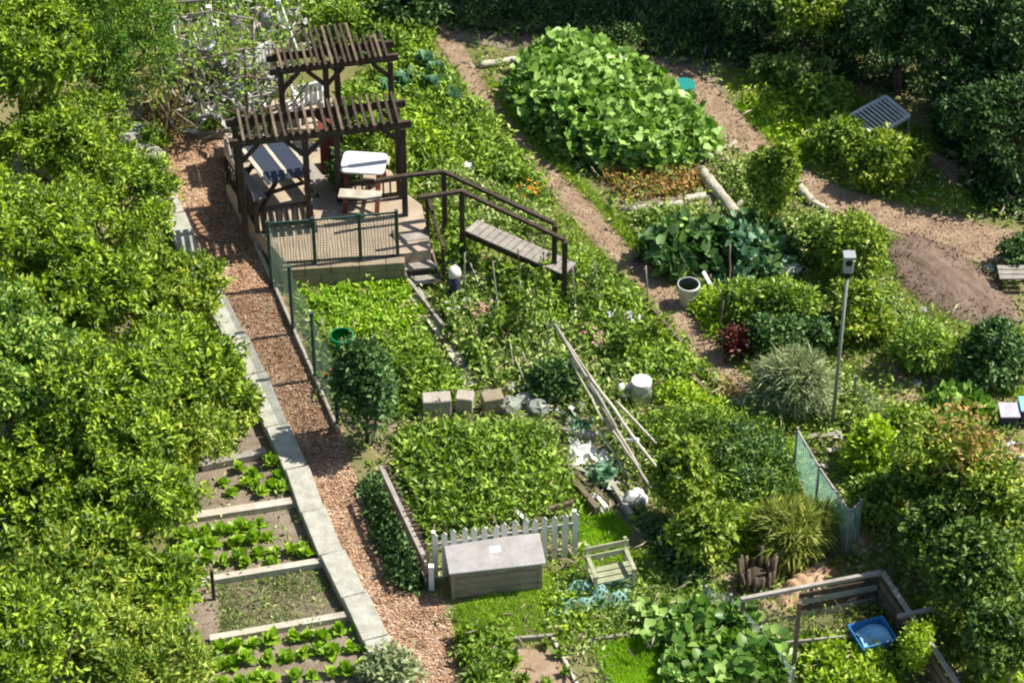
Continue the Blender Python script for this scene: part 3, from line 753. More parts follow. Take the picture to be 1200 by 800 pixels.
# ---------------------------------------------------------------- netting fences
def net_panel(a, b, h, mat, parent, sag=.02, name='netting', n_=10, ha=None):
    mb = MB(); uv = []; L = (b-a).length
    for i in range(n_+1):
        t_ = i/n_; p_ = a.lerp(b, t_); hh = h+((ha or h)-h)*(1-t_)
        for k in range(5):
            o_ = Vector((random.uniform(-1,1)*sag, random.uniform(-1,1)*sag, 0)) if 0 < i < n_ else Vector((0,0,0))
            mb.v.append(p_+Vector((0,0,.03+(hh-.03)*k/4))+o_); uv.append((L*t_, hh*k/4))
    for i in range(n_):
        for k in range(4):
            q0 = i*5+k; mb.f.append([q0,q0+5,q0+6,q0+1])
    o_ = mb.build(name, mat, parent)
    l = o_.data.uv_layers.new(name='UVMap')
    for lp in o_.data.loops: l.data[lp.index].uv = uv[lp.vertex_index]
    return o_
def net_fence(label, pts, h, netmat, postmat, name='netting_fence', postr=.03, rail=True, nmid=1, group=None, railfrom=0):
    P3 = [P(*q_) for q_ in pts]; t = thing(name, P3[0], label, 'fence', group)
    for i, p_ in enumerate(P3):
        MB().bar(p_-up*.05, p_+up*(h+.05), postr*2, postr*2).build('post', postmat, t)
        if i:
            net_panel(P3[i-1], p_, h, netmat, t)
            if rail and i >= railfrom: MB().bar(P3[i-1]+up*(h+.0), p_+up*(h+.0), .025,.03).build('rail', postmat, t)
    return t
net_fence('dark green netting fence round the first vegetable plot, along the path and patio', [(396,503),(370,447),(344,392),(319,339),(371,335),(424,330),(467,326)], 1.42, 'green_net', 'green_metal', railfrom=4)
plank('base_board', (300,290), (396,508), .05, .14, 'pale_wood', 'weathered board along the foot of the green netting fence')
net_fence('pale aqua netting fence beside the feathery green plot', [(930,556),(955,600),(990,652),(1003,640)], .95, 'aqua_net', 'grey_wood', postr=.02)
net_fence('low whitish netting fence below the old stump', [(826,712),(855,722),(890,760),(928,808)], .42, 'white_net', 'lamp_box', postr=.018, rail=False)
net_fence('low dark netting fence beside the dug slope right of the tall grey pole', [(1000,470),(1040,510),(1075,530)], .5, 'wire_net', 'grey_wood', postr=.018, rail=False)

# ---------------------------------------------------------------- low board fence and white picket fence
t = thing('board_fence', P(470,600), 'low weathered board fence shading the weeds beside the path', 'fence')
a, b = P(453,586), P(502,690)
L = (b-a).length; d = (b-a).normalized(); nn = int(L/.115)
for i in range(nn):
    q_ = a.lerp(b, (i+.5)/nn); hh = random.uniform(.70,.82)
    MB().bar(q_, q_+up*hh, .02, .09, up=d.cross(up)).build('board', 'brown_wood', t)
off_ = d.cross(up)*.03
for z_ in (.2,.55): MB().bar(a+up*z_+off_, b+up*z_+off_, .03,.07).build('rail','grey_wood',t)
MB().bar(a+off_*2.2+up*.74, b+off_*2.2+up*.74, .07,.03).build('cap', 'grey_wood', t)
o = MB().bar(b+Vector((.05,0,0)), b+Vector((.05,0,.5)), .08,.08).build('post', 'white_paint'); tag(o, 'short white post where the board fence meets the picket fence', 'post')

t = thing('picket_fence', P(672,651), 'white picket fence running behind the storage box', 'fence')
a, b = P(510,677), P(673,652); d = (b-a).normalized(); nf = Vector((d.y,-d.x,0))
for i in range(15):
    q_ = a.lerp(b, i/14); q_ = q_+d*random.uniform(-.01,.01); hh = .98+random.uniform(-.03,.02); wv = .085
    lean = d*random.uniform(-.015,.015)
    base = [q_-d*wv/2, q_+d*wv/2]
    m = MB(); k0 = len(m.v)
    prof = [(-wv/2,.03),(wv/2,.03),(wv/2,hh-.06),(0,hh),(-wv/2,hh-.06)]
    for off2 in (0,.022):
        for x_, z_ in prof: m.v.append(q_+d*x_+up*z_+nf*(off2+.02)+lean*z_)
    m.f += [[0,1,2,3,4],[9,8,7,6,5]]+[[i2,(i2+5),(i2+1)%5+5,(i2+1)%5][::-1] for i2 in range(5)]
    m.build('picket', 'picket_paint', t)
for z_ in (.18,.7): MB().bar(a+up*z_, b+up*z_, .03,.05).build('rail','grey_wood',t)
for s_ in (0.0,1.0):
    q_ = a.lerp(b,s_)-nf*.06; MB().bar(q_, q_+up*.92, .06,.06).build('post','picket_paint',t)

# ---------------------------------------------------------------- storage box
c0 = P(529,704); c1 = P(636,692)
d = (c1-c0); BW = d.length; d = d.normalized(); nb = Vector((-d.y,d.x,0)); BD = .52; BH = .60
t = thing('storage_box', c0, 'brown wooden storage box with a pale grey lid in front of the picket fence', 'storage box')
M = Matrix((d,nb,up)).transposed()
cc = c0+d*BW/2+nb*BD/2
nbd = 4
for i in range(nbd):
    z_ = .03+(i+.5)*(BH-.04)/nbd
    MB().box(cc+up*z_, (BW-.04, BD-.04, (BH-.04)/nbd-.008), M).build('side_board', 'box_side', t, False, .006)
MB().box(cc+up*(BH/2+.0), (BW-.06, BD-.06, BH-.03), M).build('body', 'dark_wood', t)
for sx in (-1,1):
    for sy in (-1,1): MB().box(cc+d*sx*(BW/2-.035)+nb*sy*(BD/2-.035)+up*BH/2, (.055,.055,BH-.002), M).build('corner_post','box_side',t)
Ml = M@Matrix.Rotation(R(5),3,'X')
MB().box(cc+up*(BH+.045)-nb*.015, (BW+.07, BD+.09, .045), Ml).build('lid', 'box_lid', t, False, .01)
MB().box(cc+up*(BH+.073)+nb*.06+d*.02, (.17,.12,.006), Ml).build('paper_sheet', 'bucket_grey', t)
MB().box(cc-nb*(BD/2+.002)+up*(BH-.07)-d*.02, (.32,.02,.07), M).build('hasp', 'grey_wood', t, False, .005)

# ---------------------------------------------------------------- garden bench (pale green)
t = thing('garden_bench', P(715,690), 'weathered pale green wooden bench in the grass right of the storage box', 'bench')
c = P(716,687); rot = R(16); M = Matrix.Rotation(rot,3,'Z')
for k in range(3): MB().box(c+M@Vector((0,-.13+k*.12,.30)), (.66,.1,.03), M).build('seat_slat','green_wood',t,False,.005)
for k in range(2): MB().box(c+M@Vector((0,.24+.03*k,.46+.14*k)), (.70,.025,.1), M).build('back_slat','green_wood',t,False,.005)
for sx in (-1,1):
    MB().bar(c+M@Vector((sx*.3,-.17,0)), c+M@Vector((sx*.3,-.15,.45)), .05,.05).build('leg','green_wood',t)
    MB().bar(c+M@Vector((sx*.3,.2,0)), c+M@Vector((sx*.3,.3,.68)), .05,.05).build('leg','green_wood',t)
    MB().bar(c+M@Vector((sx*.3,-.2,.46)), c+M@Vector((sx*.3,.27,.48)), .06,.03).build('armrest','green_wood',t)

# ---------------------------------------------------------------- crumpled netting on grass
def crumple(name, pts_px, h, mat, label, cat, n_=26, seed=1, rough=1.0):
    a,b,c_,d_ = [P(*q_) for q_ in pts_px]
    mb = MB(); uv = []
    r_ = random.Random(seed)
    ph = [r_.uniform(0,6) for _ in range(8)]
    for i in range(n_+1):
        for j in range(n_+1):
            s_, t_ = i/n_, j/n_
            p_ = a.lerp(b,s_).lerp(d_.lerp(c_,s_), t_)
            e = min(s_,1-s_,t_,1-t_)
            z_ = h*(.35+.3*math.sin(9*s_+ph[0]+4*t_)*math.cos(7*t_+ph[1])+.25*math.sin(19*s_-11*t_+ph[2])+.15*r_.random()*rough)
            p_ = p_+Vector((.04*math.sin(13*t_+ph[3]), .04*math.sin(15*s_+ph[4]), max(.06, z_*min(1,e*6+.15))+float(hf(p_.x,p_.y))))
            mb.v.append(p_); uv.append((s_*(b-a).length*1.2, t_*(d_-a).length*1.2))
    for i in range(n_):
        for j in range(n_):
            q0 = i*(n_+1)+j; mb.f.append([q0,q0+n_+1,q0+n_+2,q0+1])
    o_ = mb.build(name, mat, None, True); l = o_.data.uv_layers.new(name='UVMap')
    for lp in o_.data.loops: l.data[lp.index].uv = uv[lp.vertex_index]
    return tag(o_, label, cat)
crumple('loose_netting', [(650,722),(745,712),(738,678),(664,685)], .34, 'pale_net', 'crumpled pale green netting lying on the grass in front of the bench', 'netting', seed=3)

# ---------------------------------------------------------------- buckets, bins, bags
def pail(name, px, py, r0, r1, h, mat, label, cat='bucket', lid=None, tilt=0, open_=True, parts=True):
    c = G(px,py); t = thing(name, c, label, cat)
    m = MB(); n_ = 20; prof = [(r0,0),(r1,h),(r1+.012,h),(r1+.012,h-.03)]
    for (r_, z_) in prof:
        for k in range(n_): a = 2*math.pi*k/n_; m.v.append(c+Vector((r_*math.cos(a), r_*math.sin(a), z_)))
    for i in range(len(prof)-1):
        for k in range(n_): k2 = (k+1)%n_; m.f.append([i*n_+k,i*n_+k2,(i+1)*n_+k2,(i+1)*n_+k])
    m.f.append(list(range(n_))[::-1])
    i0 = len(m.v)
    for (r_, z_) in ((r1-.008,h),(r0-.006,.03)):
        for k in range(n_): a = 2*math.pi*k/n_; m.v.append(c+Vector((r_*math.cos(a), r_*math.sin(a), z_)))
    for k in range(n_): k2 = (k+1)%n_; m.f.append([i0+k,i0+n_+k,i0+n_+k2,i0+k2])
    m.f.append([i0+n_+k for k in range(n_)])
    for k in range(n_): k2 = (k+1)%n_; m.f.append([n_+k, n_+k2, i0+k2, i0+k])
    m.build('shell', mat, t, True)
    if lid: MB().prism(arcpoly(c.x,c.y,r1+.016,20), c.z+h+.002, c.z+h+.03).build('lid', lid, t, False, .006)
    hp = [c+Vector(((r1+.016)*math.cos(a), -(r1+.016)*math.sin(a), h-.03-.4*h*math.sin(a))) for a in np.linspace(0, math.pi, 9)]
    MB().tube(hp, .006, 5).build('handle', 'pole_grey', t, True)
    if tilt: t.rotation_euler = (0, tilt, 0)
    return t
pail('bucket', 402,418, .14,.18,.46, 'green_plastic', 'bright green bucket standing among the vegetables behind the green netting')
pail('bucket', 806,356, .14,.18,.44, 'white_plastic', 'white bucket under the dark broad leaves by the dirt path')
pail('bucket', 751,471, .185,.15,.42, 'bucket_grey', 'pale grey upturned bucket beside the long poles', lid='bucket_grey')
pail('plant_tub', 801,118, .15,.19,.34, 'teal_plastic', 'dark teal tub at the right edge of the big squash patch', cat='tub', lid='teal_plastic')
pail('flower_pot', 652,543, .07,.11,.18, 'terracotta', 'terracotta pot among the boards beside the leafy plot', cat='pot')
pail('flower_pot', 505,338, .10,.13,.24, 'terracotta', 'terracotta pot at the foot of the wooden steps', cat='pot') if False else None
def sackobj(px, py, rx, ry, rz, mat, label, name='sack', cat='sack', seed=0, z=0):
    c = G(px,py); c.z += z; r_ = random.Random(seed); m = MB(); nu, nv = 18, 10
    ph = [r_.uniform(0,6) for _ in range(4)]
    for i in range(nv+1):
        v_ = math.pi*i/nv
        for k in range(nu):
            u_ = 2*math.pi*k/nu
            rr = 1+.13*math.sin(3*u_+ph[0])*math.sin(v_)+.10*math.sin(5*u_+ph[1]+3*v_)+.08*math.sin(7*v_+ph[2])
            x_ = math.sin(v_)*math.cos(u_); y_ = math.sin(v_)*math.sin(u_); z_ = math.cos(v_)
            m.v.append(c+Vector((rx*rr*math.copysign(abs(x_)**.7,x_), ry*rr*math.copysign(abs(y_)**.7,y_), rz*(1+rr*math.copysign(abs(z_)**.8,z_))-.01)))
    for i in range(nv):
        for k in range(nu):
            k2 = (k+1)%nu; m.f.append([i*nu+k,(i+1)*nu+k,(i+1)*nu+k2,i*nu+k2])
    o_ = m.build(name, mat, None, True); return tag(o_, label, cat)
sackobj(731,468,.12,.10,.15,'sack','crumpled whitish bag left of the pale grey upturned bucket',name='bag',cat='bag',seed=21)
sackobj(922,320,.24,.14,.09,'sack','white sack lying at the right end of the dark leafy patch',seed=1)
sackobj(948,318,.001,.001,.001,'sack','x') if False else None
sackobj(748,181,.12,.10,.07,'white_plastic','small white bag at the near edge of the squash patch',name='bag',cat='bag',seed=2)
sackobj(549,208,.13,.11,.16,'sack','whitish sack beyond the footbridge rail, near the dirt path',seed=3)
sackobj(745,592,.17,.14,.15,'sack','crumpled pale sack at the lower end of the long poles',seed=5)
sackobj(642,406,.13,.09,.06,'white_plastic','small white bag beside the top of the long poles',name='bag',cat='bag',seed=6)
sackobj(866,410,.13,.09,.07,'pale_blue','small pale bag in the shade of the dark red plants',name='bag',cat='bag',seed=7)
sackobj(625,98,.12,.10,.10,'sack','cream coloured sack at the left side of the squash patch',seed=8)

# scarecrow-like post with white cap beside the steps
c = G(533,352); t = thing('draped_post', c, 'dark post draped with a dark cloth under a white cap beside the steps', 'post')
MB().bar(c, c+up*.62, .06,.06).build('post','dark_wood',t)
m = MB(); m.tube([c+up*.08, c+up*.3, c+up*.5, c+up*.6], [.13,.09,.12,.05], 7); m.build('cloth','navy',t,True)
m = MB(); m.tube([c+up*.58+Vector((.07,.02,-.04)), c+up*.62, c+up*.68+Vector((-.03,0,0)), c+up*.71+Vector((-.09,.01,-.03))], [.07,.13,.11,.05], 9); m.build('cap','sack',t,True)

# boards leaning by the white bucket
def board3(name, a, za, b, zb, w_, th, mat, label, cat='board', group=None):
    A = P(*a,za); B = P(*b,zb); o_ = MB().bar(A,B,w_,th).build(name,mat,None,False,.004); return tag(o_,label,cat,group)
board3('plastic_strip', (824,318),.35,(837,342),.05,.07,.02,'white_paint','narrow white strip leaning under the dark leaves, right of the white bucket','board')
board3('plastic_strip', (838,322),.12,(852,328),.05,.22,.02,'teal_plastic','short teal sheet right of the leaning white strip','sheet')
o = crumple('plastic_sheet', [(662,540),(708,556),(716,534),(668,516)], .26, 'white_plastic', 'white plastic sheet dumped between the leafy plot and the long poles', 'plastic sheet', seed=9)
gj = 'scrap boards between the leafy plot and the long poles'
board3('scrap_board',(660,560),.10,(700,575),.04,.09,.03,'grey_wood','grey scrap board below the white plastic sheet, left end','board',gj)
board3('scrap_board',(668,548),.16,(720,592),.05,.08,.03,'brown_wood','brown scrap board slanting down past the terracotta pot','board',gj)
board3('scrap_board',(690,568),.08,(712,596),.05,.07,.03,'white_paint','short white scrap board at the lower end of the pile','board',gj)
board3('scrap_board',(655,530),.05,(668,556),.05,.08,.03,'pale_wood','pale scrap board beside the terracotta pot','board',gj)
board3('scrap_board',(604,598),.20,(620,612),.02,.07,.025,'white_paint','white scrap board poking out above the picket fence','board')
board3('scrap_board',(690,545),.22,(735,585),.12,.06,.03,'green_wood','mossy scrap board nearest the long poles','board',gj)
# plank walkways
def walkway(name, a, b, w_, label):
    A = G(*a); B = G(*b); t = thing(name, A, label, 'boardwalk'); d_ = (B-A).normalized(); s_ = Vector((d_.y,-d_.x,0))
    for k in (-1,1):
        MB().bar(A+s_*k*w_*.27+up*.05, B+s_*k*w_*.27+up*.05, w_*.48, .05).build('plank','grey_wood' if k<0 else 'pale_wood',t,False,.006)
    for f_ in (.1,.9): MB().bar(A.lerp(B,f_)-s_*w_*.5+up*.0125, A.lerp(B,f_)+s_*w_*.5+up*.0125, .07,.024).build('crossbar','brown_wood',t)
    return t
walkway('plank_walkway',(480,337),(524,398),.26,'wide plank walkway starting at the foot of the steps')
walkway('plank_walkway',(527,405),(551,455),.20,'narrower worn plank walkway leading to the grey blocks')

# concrete blocks and stones
def block(px,py,sx,sy,sz,rot,mat,label,name='concrete_block',cat='block',hollow=False):
    c = G(px,py); M = Matrix.Rotation(rot,3,'Z'); t_ = MB().box(c+up*(sz/2-.01),(sx,sy,sz),M)
    o_ = t_.build(name,mat,None,False,.02); return tag(o_,label,cat,'blocks behind the leafy plot')
block(512,486,.46,.26,.42,R(6),'block','large grey block at the left, behind the leafy plot')
block(545,483,.28,.24,.42,R(-8),'block','grey block in the middle, right of the largest one behind the leafy plot')
block(577,480,.34,.26,.36,R(15),'wall_stone','brownish block beneath the end of the worn plank walkway')
def rock(px,py,r,mat,label,group='stones behind the leafy plot',sq=.7):
    c = G(px,py); m = MB(); nu,nv = 10,7
    for i in range(nv+1):
        for k in range(nu):
            v_ = math.pi*i/nv; u_ = 2*math.pi*k/nu; q_ = random.uniform(.82,1.12)
            m.v.append(c+Vector((r*q_*math.sin(v_)*math.cos(u_), r*.85*q_*math.sin(v_)*math.sin(u_), r*sq*(q_*math.cos(v_)+.6))))
    for i in range(nv):
        for k in range(nu): k2=(k+1)%nu; m.f.append([i*nu+k,(i+1)*nu+k,(i+1)*nu+k2,i*nu+k2])
    return tag(m.build('stone',mat),label,'stone',group)
rock(597,480,.22,'pole_grey','dark blue grey stone right of the brownish block')
rock(614,470,.15,'concrete','pale stone between the blue grey stones')
rock(630,481,.21,'pole_grey','wide blue grey stone at the right end of the row behind the leafy plot')
rock(600,458,.11,'concrete','smallest pale stone, at the back of the row behind the leafy plot')
for (px,py,r_,l_) in ((1087,262,.0,''),): pass
rock(1082,366,.09,'concrete','pale stone at the lower left foot of the dug soil mound',None)
rock(1158,316,.11,'concrete','pale stone between the side path and the dug soil mound',None)
rock(1075,452,.10,'petal_pink' if False else 'concrete','pale stone on the bare slope near the low dark netting',None)
rock(1120,186,.20,'log_bark','big pale boulder on the earth bank under the dark trees',None,.5)
rock(718,432,.08,'concrete','pale stone in the weeds left of the whitish bag',None)

# ---------------------------------------------------------------- poles
def pole(a,za,b,zb,r,mat,label,name='bean_pole',cat='pole',group=None):
    A = P(*a,za); B = P(*b,zb); o_ = MB().tube(limb_pts(A,B,6,.015),[r,r,r*.95,r*.9,r*.85,r*.8,r*.75],7).build(name,mat,None,True); return tag(o_,label,cat,group)
gpz = 'long pale poles lying across the plots'
pole((650,380),.9,(722,500),.55,.030,'grey_wood','pale pole at the upper end of the row, starting by the footbridge post',group=gpz)
pole((690,440),.75,(776,555),.35,.031,'pale_wood','longest pale pole on the right side of the row',group=gpz)
pole((690,452),.6,(748,545),.35,.028,'log_bark','pale pole left of the longest one, crossing the lashing',group=gpz)
pole((708,490),.5,(764,572),.3,.028,'grey_wood','pale pole at the lower end of the row, above the crumpled pale sack',group=gpz)
pole((700,500),.35,(742,568),.15,.022,'log_bark','thin pale pole lowest in the row, next to the scrap boards',group=gpz)
pole((664,400),.7,(700,452),.55,.020,'log_bark','thin short pole beside the upper end of the row',group=gpz)
MB_ = MB()
o = MB().bar(P(735,515,.42),P(748,515,.5),.05,.05).build('lashing','white_paint'); tag(o,'white lashing tied where the long pale poles cross','lashing')
gs = 'thin stakes in the mixed plot'
for (a,b,l_) in (((604,420),(622,462),'thin stake left of the stones, nearest the walkway'),((612,412),(632,458),'thin stake just right of another behind the stones'),((598,402),(602,440),'thin upright stake above the pale stones'),((560,330),(548,300),'thin stake leaning under the footbridge')):
    pole(b,0.02,a,.55,.012,'pale_wood',l_,name='stake',cat='stake',group=gs)
# grey pole with a small box on top
c = P(975,500); t = thing('pole_with_box', c, 'tall grey pole carrying a small grey box with a dark hole', 'pole')
hp = 3.15
MB().tube([c-up*.1, c+up*hp], [.032,.027], 10).build('pole','pole_grey',t,True)
bx_ = c+up*(hp+.21)
MB().box(bx_,(.15,.15,.30)).build('box','lamp_box',t,False,.02)
MB().box(bx_+up*.168,(.19,.19,.035)).build('roof','lamp_box',t,False,.01)
MB().tube([bx_+Vector((0,-.074,.06)), bx_+Vector((0,-.085,.06))],.055,14).build('hole','black',t)
MB().tube([bx_-up*.26, bx_-up*.19],[.06,.07],10).build('bracket','black',t)

# ---------------------------------------------------------------- logs
def log(a,b,r,mat,label,za=0,zb=0,name='log',bend=.03,stub=None,group='fallen logs between the plots'):
    A = P(*a,za+r*.8); B = P(*b,zb+r*.8); t = thing(name, P(*a), label, 'log', group)
    m = MB(); m.tube(limb_pts(A,B,8,bend),[r*random.uniform(.88,1.08) for _ in range(9)],12); m.build('trunk',mat,t,True)
    for E,s_ in ((A,-1),(B,1)):
        dd = (B-A).normalized()*s_; MB().tube([E+dd*.001,E+dd*.006],r*.85,12).build('cut_end','pale_wood',t)
    if stub:
        MB().tube([A.lerp(B,stub), A.lerp(B,stub)+Vector((.22,.18,.16))],[r*.5,r*.25],8).build('branch_stub',mat,t,True)
    return t
log((822,200),(862,250),.11,'log_bark','thick pale greenish log pointing down to the dark leafy patch',stub=.93)
log((737,246),(800,238),.065,'log_bark','long thin pale log at the lower edge of the plot below the squash patch')
log((802,234),(826,229),.075,'pale_wood','short pale log, right hand continuation of the thin log')
log((930,213),(952,236),.09,'log_bark','pale log beside the side path right of the leafy teepee')
log((948,234),(970,246),.06,'pale_wood','short pale log end touching the side path')
log((562,76),(610,69),.07,'pale_wood','pale log lying left of the top of the squash patch')
log((800,212),(835,182),.05,'bark','dark forked branch above the thick pale log',name='branch',bend=.08,stub=.6)
log((832,186),(862,166),.045,'log_bark','pale branch running up to the side path',name='branch',bend=.08)
log((800,600),(925,588),.05,'pale_wood','long pale rail edging the feathery green plot',name='edge_rail',bend=.01)
o = tag(MB().bar(G(648,750),G(684,818),.05,.12).build('edging_board','pale_wood'),'thin pale edging board right of the small bare bed at the bottom','board')
plank('edging_board',(600,752),(648,748),.05,.1,'grey_wood','short grey edging board across the head of the small bare bed')
plank('edging_board',(690,752),(768,738),.06,.05,'grey_wood','grey strip between the netting and the small lime lawn')

# ---------------------------------------------------------------- tilted slatted crate under the trees
t = thing('wire_crate', P(1030,150), 'pale grey slatted frame tilted among bushes beneath the dark trees', 'crate')
q4 = [P(995,136,.5),P(1038,113,.62),P(1066,136,.58),P(1026,160,.45)]
for i in range(4): MB().bar(q4[i],q4[(i+1)%4],.04,.05).build('frame_bar','white_paint',t)
for i in range(1,10):
    MB().bar(q4[0].lerp(q4[1],i/10), q4[3].lerp(q4[2],i/10), .035,.015).build('slat','white_paint',t)
for q_ in q4: MB().bar(Vector((q_.x,q_.y,0)), q_-up*.02,.04,.04).build('leg','lamp_box',t)

# dark bench + table at the right edge
c = G(1188,335); t = thing('low_table', c, 'low dark slatted table with a pale top at the right edge beside the dug soil', 'table')
for k in range(3): MB().box(c+Vector((0,-.13+.13*k,.3)),(.6,.11,.03)).build('plank','grey_wood',t,False,.004)
for sx in (-1,1):
    for sy in (-1,1): MB().box(c+Vector((sx*.26,sy*.15,.14)),(.05,.05,.28)).build('leg','dark_wood',t)
c = G(1180,497); t = thing('storage_tub', c, 'dark navy rectangular tub beside the reddish gravel at the right edge', 'tub')
m = MB(); m.prism([(c.x-.14,c.y-.16),(c.x+.14,c.y-.16),(c.x+.14,c.y+.16),(c.x-.14,c.y+.16)],0,.28); m.build('body','navy',t,False,.02)
MB().box(c+up*.295,(.32,.36,.03)).build('lid','cloth',t,False,.01)
c = G(1205,492); t = thing('storage_tub', c, 'black tub with a pale blue lid cut by the right edge', 'tub')
MB().box(c+up*.16,(.34,.34,.32)).build('body','navy',t,False,.02); MB().box(c+up*.335,(.37,.37,.03)).build('lid','pale_blue',t,False,.01)
# white hoop / hose at right edge
m = MB(); c = G(1200,530); m.tube([c+Vector((.28*math.cos(a),.2*math.sin(a),.03+.06*math.sin(3*a))) for a in np.linspace(0,5.6,24)],.03,8)
tag(m.build('hose','white_plastic',None,True),'coiled cream hose on the gravel at the right edge','hose')
# trellis by the hedge, right bottom
t = thing('trellis', P(1190,640), 'pale lattice trellis at the right edge beside the tall vine hedge', 'trellis')
A,B = P(1182,655),P(1212,700)
for k in range(6): q_ = A.lerp(B,k/5); MB().bar(q_,q_+up*1.1,.02,.02).build('upright','lamp_box',t)
for k in range(5): MB().bar(A+up*(.15+.22*k),B+up*(.15+.22*k),.02,.02).build('crossbar','lamp_box',t)

# ---------------------------------------------------------------- compost frame with blue tarp
t = thing('compost_frame', P(1000,760), 'weathered wooden compost enclosure around the blue tub', 'compost bin')
HZ = .62
A,B,Cc = P(868,702,HZ),P(1034,670,HZ),P(1125,805,HZ)
MB().bar(A,B,.06,.06).build('top_rail','grey_wood',t); MB().bar(B,Cc,.06,.06).build('top_rail','grey_wood',t)
for q_ in (A.lerp(B,.02),A.lerp(B,.5),A.lerp(B,.97),B.lerp(Cc,.45),B.lerp(Cc,.9)):
    MB().bar(Vector((q_.x,q_.y-.0,-.05)),Vector((q_.x,q_.y,HZ-.035)),.06,.06).build('post','brown_wood',t)
dn = (B-A).normalized(); nn_ = Vector((dn.y,-dn.x,0))
for k in range(4):
    z_ = .10+.135*k
    a_ = Vector((A.x,A.y,z_))+nn_*.05+dn*.9; b_ = Vector((B.x,B.y,z_))+nn_*.05-dn*.08
    MB().bar(a_,b_,.025,.10).build('back_board','dark_wood' if k%2 else 'pole_grey',t)
for k in range(3):
    z_ = .12+.17*k
    MB().bar(Vector((B.x,B.y,z_))+Vector((-.05,0,0)),Vector((Cc.x,Cc.y,z_))+Vector((-.05,0,0)),.025,.12).build('side_board','brown_wood',t)
A2,B2 = P(905,752,.3),P(1000,742,.3)
for k in range(2): MB().bar(Vector((A2.x,A2.y,.08+.14*k)),Vector((B2.x,B2.y,.08+.14*k)),.03,.12).build('front_board','grey_wood',t)
MB().bar(P(1052,722,HZ+.05),P(1092,713,HZ+.05),.06,.05).build('cross_bar','grey_wood',t)
net_panel(P(870,728),P(940,748),.45,'wire_net',t)
o = MB().bar(P(929,790),P(929,790)+up*1.5,.06,.06).build('post','brown_wood'); tag(o,'tall dark post at the left of the compost enclosure near the bottom edge','post')
o = MB().tube([P(1178,812),P(1190,770,.9)],[.03,.025],8).build('stake','pole_grey'); tag(o,'thin grey stake at the bottom right corner of the photo','stake')
c = G(1020,760); t = thing('blue_tub', c, 'blue tub with folded pale blue liner inside the compost enclosure', 'tub')
M = Matrix.Rotation(R(20),3,'Z'); m = MB()
for z_, s_ in ((0,.22),(.36,.29),(.36,.265),(.12,.22)):
    for sx,sy in ((-1,-1),(1,-1),(1,1),(-1,1)): m.v.append(c+M@Vector((sx*s_,sy*s_*.9,z_)))
for i in range(3):
    for k in range(4): k2=(k+1)%4; m.f.append([i*4+k,i*4+k2,i*4+4+k2,i*4+4+k])
m.f += [[3,2,1,0],[12,13,14,15]]
m.build('tub','blue_tarp',t,False,.01)
m = MB(); n_=9
for i in range(n_+1):
    for j in range(n_+1):
        x_=(i/n_-.5)*.46; y_=(j/n_-.5)*.42; m.v.append(c+M@Vector((x_,y_,.26+.10*abs(x_)*2+.05*math.sin(14*x_+5*y_)+.04*math.cos(11*y_))))
for i in range(n_):
    for j in range(n_): q0=i*(n_+1)+j; m.f.append([q0,q0+n_+1,q0+n_+2,q0+1])
m.build('liner','pale_blue',t,True)
# old stump with split top
c = G(885,688); t = thing('tree_stump', c, 'dark split tree stump between the ornamental grass and the low whitish netting', 'stump')
for k in range(15):
    a=2*math.pi*k/15; q_=c+Vector((.23*math.cos(a),.18*math.sin(a),0)); MB().tube([q_-up*.05,q_+up*random.uniform(.4,.72)+Vector((.05*math.cos(a),.05*math.sin(a),0))],[.06,.025],6).build('bark_slab','bark' if k%5 else 'brown_wood',t,True)
MB().tube([c-up*.05,c+up*.3],[.2,.15],10).build('core','dark_wood',t,True)
# straw heap
mound('straw_heap',[(905,700),(930,672),(968,658),(985,672),(962,700),(915,718)],.26,'chip','','',kind=None,amp=.10)
tag(bpy.data.objects['straw_heap'],'heap of orange brown straw beside the compost enclosure','heap')
mound('straw_heap',[(985,630),(1000,618),(1020,632),(1018,650),(995,655)],.12,'chip','','',kind=None,amp=.08)
tag(bpy.data.objects['straw_heap.001'],'smaller heap of brown straw at the lower end of the aqua netting','heap')
# timber pieces near the ornamental grass
gq='weathered timber offcuts beside the tall grey pole'
board3('timber_offcut',(948,512),.08,(985,508),.14,.10,.05,'grey_wood','grey timber offcut right at the foot of the tall grey pole','board',gq)
board3('timber_offcut',(958,530),.04,(985,526),.04,.09,.05,'pale_wood','pale timber offcut below the grey one at the foot of the tall pole','board',gq)
board3('timber_offcut',(838,437),.03,(853,482),.03,.07,.05,'pale_wood','pale board stuck in the lime leaves at the end of the dirt path','board')
board3('timber_offcut',(660,690),.0,(690,686),.0,.0,.0,'pale_wood','x') if False else None

# ---------------------------------------------------------------- rustic arbour and clutter, top left
t = thing('rustic_arbour', P(265,150), 'rustic arbour of pale and grey poles overgrown with vines, top left', 'arbour')
cols = ['grey_wood','grey_wood','brown_wood','box_side']
apx = [(205,158),(240,150),(292,160),(335,150),(215,105),(262,98),(325,95),(195,120),(300,120)]
tops = []
for i,(x,y) in enumerate(apx):
    q_ = P(x,y); tp = q_+Vector((random.uniform(-.15,.15),random.uniform(-.15,.15),random.uniform(1.5,2.0))); tops.append(tp)
    MB().tube(limb_pts(q_-up*.05,tp,5,.03),[.036,.034,.032,.03,.028,.024],7).build('post',cols[i%4],t,True)
for i in range(len(tops)):
    for j in range(i+1,len(tops)):
        if (tops[i]-tops[j]).length < 1.15:
            MB().tube(limb_pts(tops[i],tops[j],5,.04),.017,6).build('cross_pole',cols[(i+j)%4],t,True)
